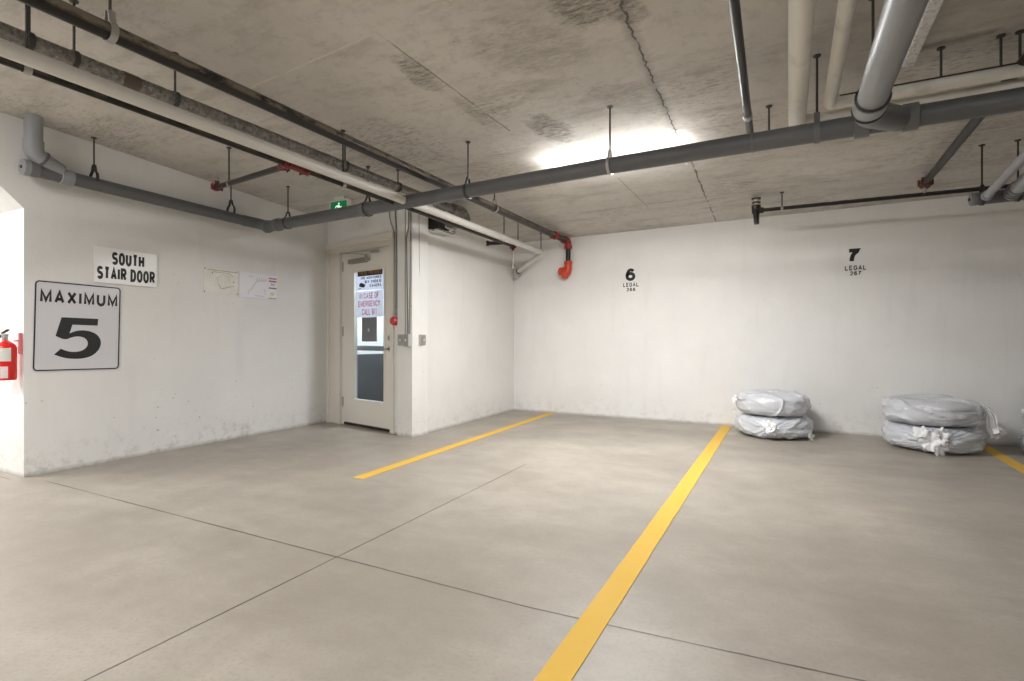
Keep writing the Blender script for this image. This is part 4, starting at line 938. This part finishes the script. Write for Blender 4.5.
# ---------------------------------------------------------------- bagged tyres
rub = new_mat('tyre_rubber', (.10, .11, .13), .8)
bagm = bpy.data.materials.new('plastic_bag'); bagm.use_nodes = True; t = bagm.node_tree; pb = t.nodes['Principled BSDF']; out = t.nodes['Material Output']
pb.inputs['Base Color'].default_value = (.85, .875, .93, 1); pb.inputs['Roughness'].default_value = .26
trn = t.nodes.new('ShaderNodeBsdfTransparent'); mx = t.nodes.new('ShaderNodeMixShader')
n = NT(bagm)
fac = n.ramp(n.noise(5, 5, .65, n.mp((.8, .8, 2.4), rot=(.3, .2, 0))), [(.38, .34), (.56, .30), (.595, .06), (.64, .28)])
t.links.new(fac, mx.inputs[0]); t.links.new(pb.outputs[0], mx.inputs[1]); t.links.new(trn.outputs[0], mx.inputs[2]); t.links.new(mx.outputs[0], out.inputs[0])
tl = t.nodes.new('ShaderNodeTexNoise')
n.bump(n.noise(12, 4, .6, n.mp((1, 1, 2.2))), .18, .012)
bagw = new_mat('bag_gather', (.86, .86, .87), .35); 
def tyre_mesh(c, R, hgt):
    bm = B(); prof = []
    w = hgt*.43
    for i in range(26):
        a = 2*PI*i/26; x = math.cos(a); y = math.sin(a)
        prof.append((R*.79+R*.185*math.copysign(abs(x)**.55, x), w*math.copysign(abs(y)**.6, y)))
    N = 56; rows = []
    for k in range(N):
        a = 2*PI*k/N; rows.append([bm.verts.new((c[0]+r*math.cos(a), c[1]+r*math.sin(a), c[2]+hgt/2+z)) for r, z in prof])
    for k in range(N):
        p, q = rows[k], rows[(k+1) % N]
        for i in range(26): bm.faces.new((p[i], q[i], q[(i+1) % 26], p[(i+1) % 26]))
    return bm
def bag_mesh(c, R, hgt, knot, seed, tight=1.0, folds=26, amp=.016, flat_top=False):
    """closed bag drawn over the tyre; folds run to the knot (angle, height fraction)"""
    bm = B(); N, K = 220, 60; ka, kz_ = knot
    kp = Vector((R*math.cos(ka), R*math.sin(ka), kz_*hgt)); rows = []
    for j in range(K+1):
        s = -PI/2+PI*j/K; cx_ = math.cos(s); sy = math.sin(s); row = []
        rr = R*(abs(cx_)**.42); zz = hgt/2+hgt/2*math.copysign(abs(sy)**.62, sy)
        for i in range(N):
            a = 2*PI*i/N; p = Vector((rr*math.cos(a), rr*math.sin(a), zz))
            dip = max(0, 1-rr/(R*.62)); p.z += (-1 if sy > 0 else 0)*dip*hgt*.10
            nrm = Vector((math.cos(a)*cx_, math.sin(a)*cx_, sy))
            d = p-kp; rho = d.length; tang = Vector((-math.sin(ka), math.cos(ka), 0))
            phi = math.atan2(d.z-.0, d.dot(tang))
            nn = noise.noise(Vector((phi*2.2, rho*2.0, seed)))
            w_ = math.exp(-rho/.30)
            f = abs(math.sin(phi*folds/2+nn*3.0+seed))**.7-.5
            disp = amp*1.25*w_*f
            q_ = Vector((p.x*2.4+seed*3.1, p.y*2.4, p.z*5.5))
            q_ = q_+Vector((noise.noise(q_*.8), noise.noise(q_*.8+Vector((3, 3, 3))), 0))*.9
            rid = max(0, 1-abs(noise.noise(q_))*6)**1.5; rid2 = max(0, 1-abs(noise.noise(q_*1.9+Vector((7, 1, 3))))*5)**1.5
            disp += amp*(1.1*rid+.45*rid2)*(1-.3*w_)
            disp += .008*noise.noise(Vector((math.cos(a)*1.3+seed, math.sin(a)*1.3, zz*3)))
            q = p+nrm*disp
            q.z = max(q.z, .004)
            if flat_top: q.z = min(q.z, hgt)
            row.append(bm.verts.new(Vector(c)+q))
        rows.append(row)
    for a_, b_ in zip(rows, rows[1:]):
        for i in range(N): bm.faces.new((a_[i], a_[(i+1) % N], b_[(i+1) % N], b_[i]))
    return bm
def ruffle(bm, c, axis, size, seed, waves=7, cup=.5, rings=7):
    """a gathered flare of bag plastic opening along axis"""
    ax = Vector(axis).normalized(); n1, n2_ = frame_of(ax); N = 72; rows = []
    for j in range(rings+1):
        t_ = j/rings; row = []
        for i in range(N):
            a = 2*PI*i/N
            wv_ = math.sin(a*waves+seed)*.8+.2*math.sin(a*(waves*2+1)+seed*2+noise.noise(Vector((math.cos(a), math.sin(a), seed)))*3)
            rr = size*(.12+.88*t_)*(1+.10*wv_*t_+0.32*noise.noise(Vector((math.cos(a)*1.2, math.sin(a)*1.2, seed+t_*.6))))
            h_ = size*(cup*math.sin(t_*2.0)+.22*wv_*t_)
            row.append(bm.verts.new(Vector(c)+ax*h_+n1*math.cos(a)*rr+n2_*math.sin(a)*rr))
        rows.append(row)
    for a_, b_ in zip(rows, rows[1:]):
        for i in range(N): bm.faces.new((a_[i], a_[(i+1) % N], b_[(i+1) % N], b_[i]))
    bm.faces.new(rows[0][::-1]); return bm
def tail(bm, pts, w0, w1, seed, depth=.015):
    """a crumpled flap of bag along pts"""
    pts = [Vector(p) for p in pts]; pts = fillet(pts, .05, 4); rows = []; K = 14
    for i, p in enumerate(pts):
        t_ = i/(len(pts)-1); w_ = lerp(w0, w1, t_); tg = (pts[min(i+1, len(pts)-1)]-pts[max(0, i-1)]).normalized()
        sd = tg.cross(Vector((0, 1, .3))).normalized(); nn = tg.cross(sd)
        rows.append([bm.verts.new(p+sd*w_*(k/K-.5)+nn*depth*(math.sin(k*1.9+seed+t_*2)+noise.noise(Vector((k*.5, t_*4, seed))))) for k in range(K+1)])
    for a_, b_ in zip(rows, rows[1:]):
        for k in range(K): bm.faces.new((a_[k], a_[k+1], b_[k+1], b_[k]))
    r = bmesh.ops.extrude_face_region(bm, geom=bm.faces[:]); return bm
def bagged(cx, cy, z0, R, hgt, knot, seed, label, group, folds=26, amp=.016, flat_top=False):
    P = thing('bagged_tyre', (cx, cy, z0), label, 'bagged tyre', group)
    obj('tyre', tyre_mesh((cx, cy, z0), R*.93, hgt*.92), rub, P)
    obj('plastic_bag', bag_mesh((cx, cy, z0), R, hgt, knot, seed, folds=folds, amp=amp, flat_top=flat_top), bagm, P, angle=60)
    return P
GR = 'tyres in pale plastic bags by the back wall'
HT = .232
# stack left
sx, sy = -.155, 6.52
P = bagged(sx, sy, 0, .375, HT, (math.radians(-92), .55), 1.3, 'lower bagged tyre of left stack, knotted in front', GR, 30, flat_top=True)
kc = Vector((sx+.39*math.cos(math.radians(-92)), sy+.39*math.sin(math.radians(-92)), HT*.58))
obj('bag_knot', ruffle(ruffle(B(), kc, (-.45, -1, .3), .06, 2.1, 5, .6), kc+Vector((.03, 0, -.02)), (.6, -1, -.2), .05, 4.1, 6, .5), bagw, P)
ex = Vector((sx+.33, sy-.2, .04)); obj('bag_tail', ruffle(B(), ex, (1, -.5, .1), .05, .8, 4, .8), bagw, P)
P = bagged(sx-.005, sy, HT+.004, .365, HT, (math.radians(-190), .5), 4.7, 'upper bagged tyre of left stack, tied at its left side', GR, 26)
kc = Vector((sx-.35, sy-.10, HT*1.62)); obj('bag_knot', ruffle(ruffle(B(), kc, (-1, -.5, .3), .05, 1.1, 5, .9), kc+Vector((-.01, -.02, -.09)), (-1, -.6, -.6), .04, 3.3, 5, .9), bagw, P)
# stack middle
sx, sy = 1.235, 6.50
P = bagged(sx, sy, 0, .392, HT*1.02, (math.radians(-101), .45), 2.2, 'lower bagged tyre of middle stack with big front knot', GR, 40, .018, True)
ka = math.radians(-101); kc = Vector((sx+.40*math.cos(ka), sy+.40*math.sin(ka), HT*.5))
bm = ruffle(B(), kc, (-.3, -1, .25), .085, 1.7, 6, .45); ruffle(bm, kc+Vector((-.06, .02, .07)), (-.7, -1, .8), .06, 3.7, 5, .6); ruffle(bm, kc+Vector((.06, -.01, .06)), (.5, -1, .7), .06, 5.2, 5, .6); ruffle(bm, kc+Vector((.05, -.02, -.05)), (.5, -1, -.4), .065, 7.7, 6, .5)
obj('bag_knot', bm, bagw, P)
P = bagged(sx-.01, sy, HT*1.02+.004, .385, HT*1.04, (math.radians(-25), .5), 8.4, 'upper bagged tyre of middle stack with loose tail at right', GR, 24, .02)
bm = B(); b0_ = Vector((sx+.34, sy-.14, HT*1.9)); tail(bm, [b0_, b0_+Vector((.06, -.03, -.06)), b0_+Vector((.07, -.05, -.20)), b0_+Vector((.13, -.06, -.26))], .06, .11, 2.0)
ruffle(bm, b0_+Vector((.07, -.05, -.20)), (.6, -.4, -.7), .06, 3.0, 4, .9); obj('bag_tail', bm, bagw, P)
# stack right, mostly outside the frame
sx, sy = 2.27, 6.50
for k, (dx, lb) in enumerate(((0, 'lowest bagged tyre at the right picture edge'), (.02, 'middle bagged tyre of the stack at the right picture edge'), (.05, 'topmost bagged tyre of the stack at the right picture edge'))):
    bagged(sx+dx, sy, k*(HT+.004), .372-.005*k, HT, (math.radians(-170+40*k), .5), 11.0+k*3, lb, GR, 30, .02, k < 2)
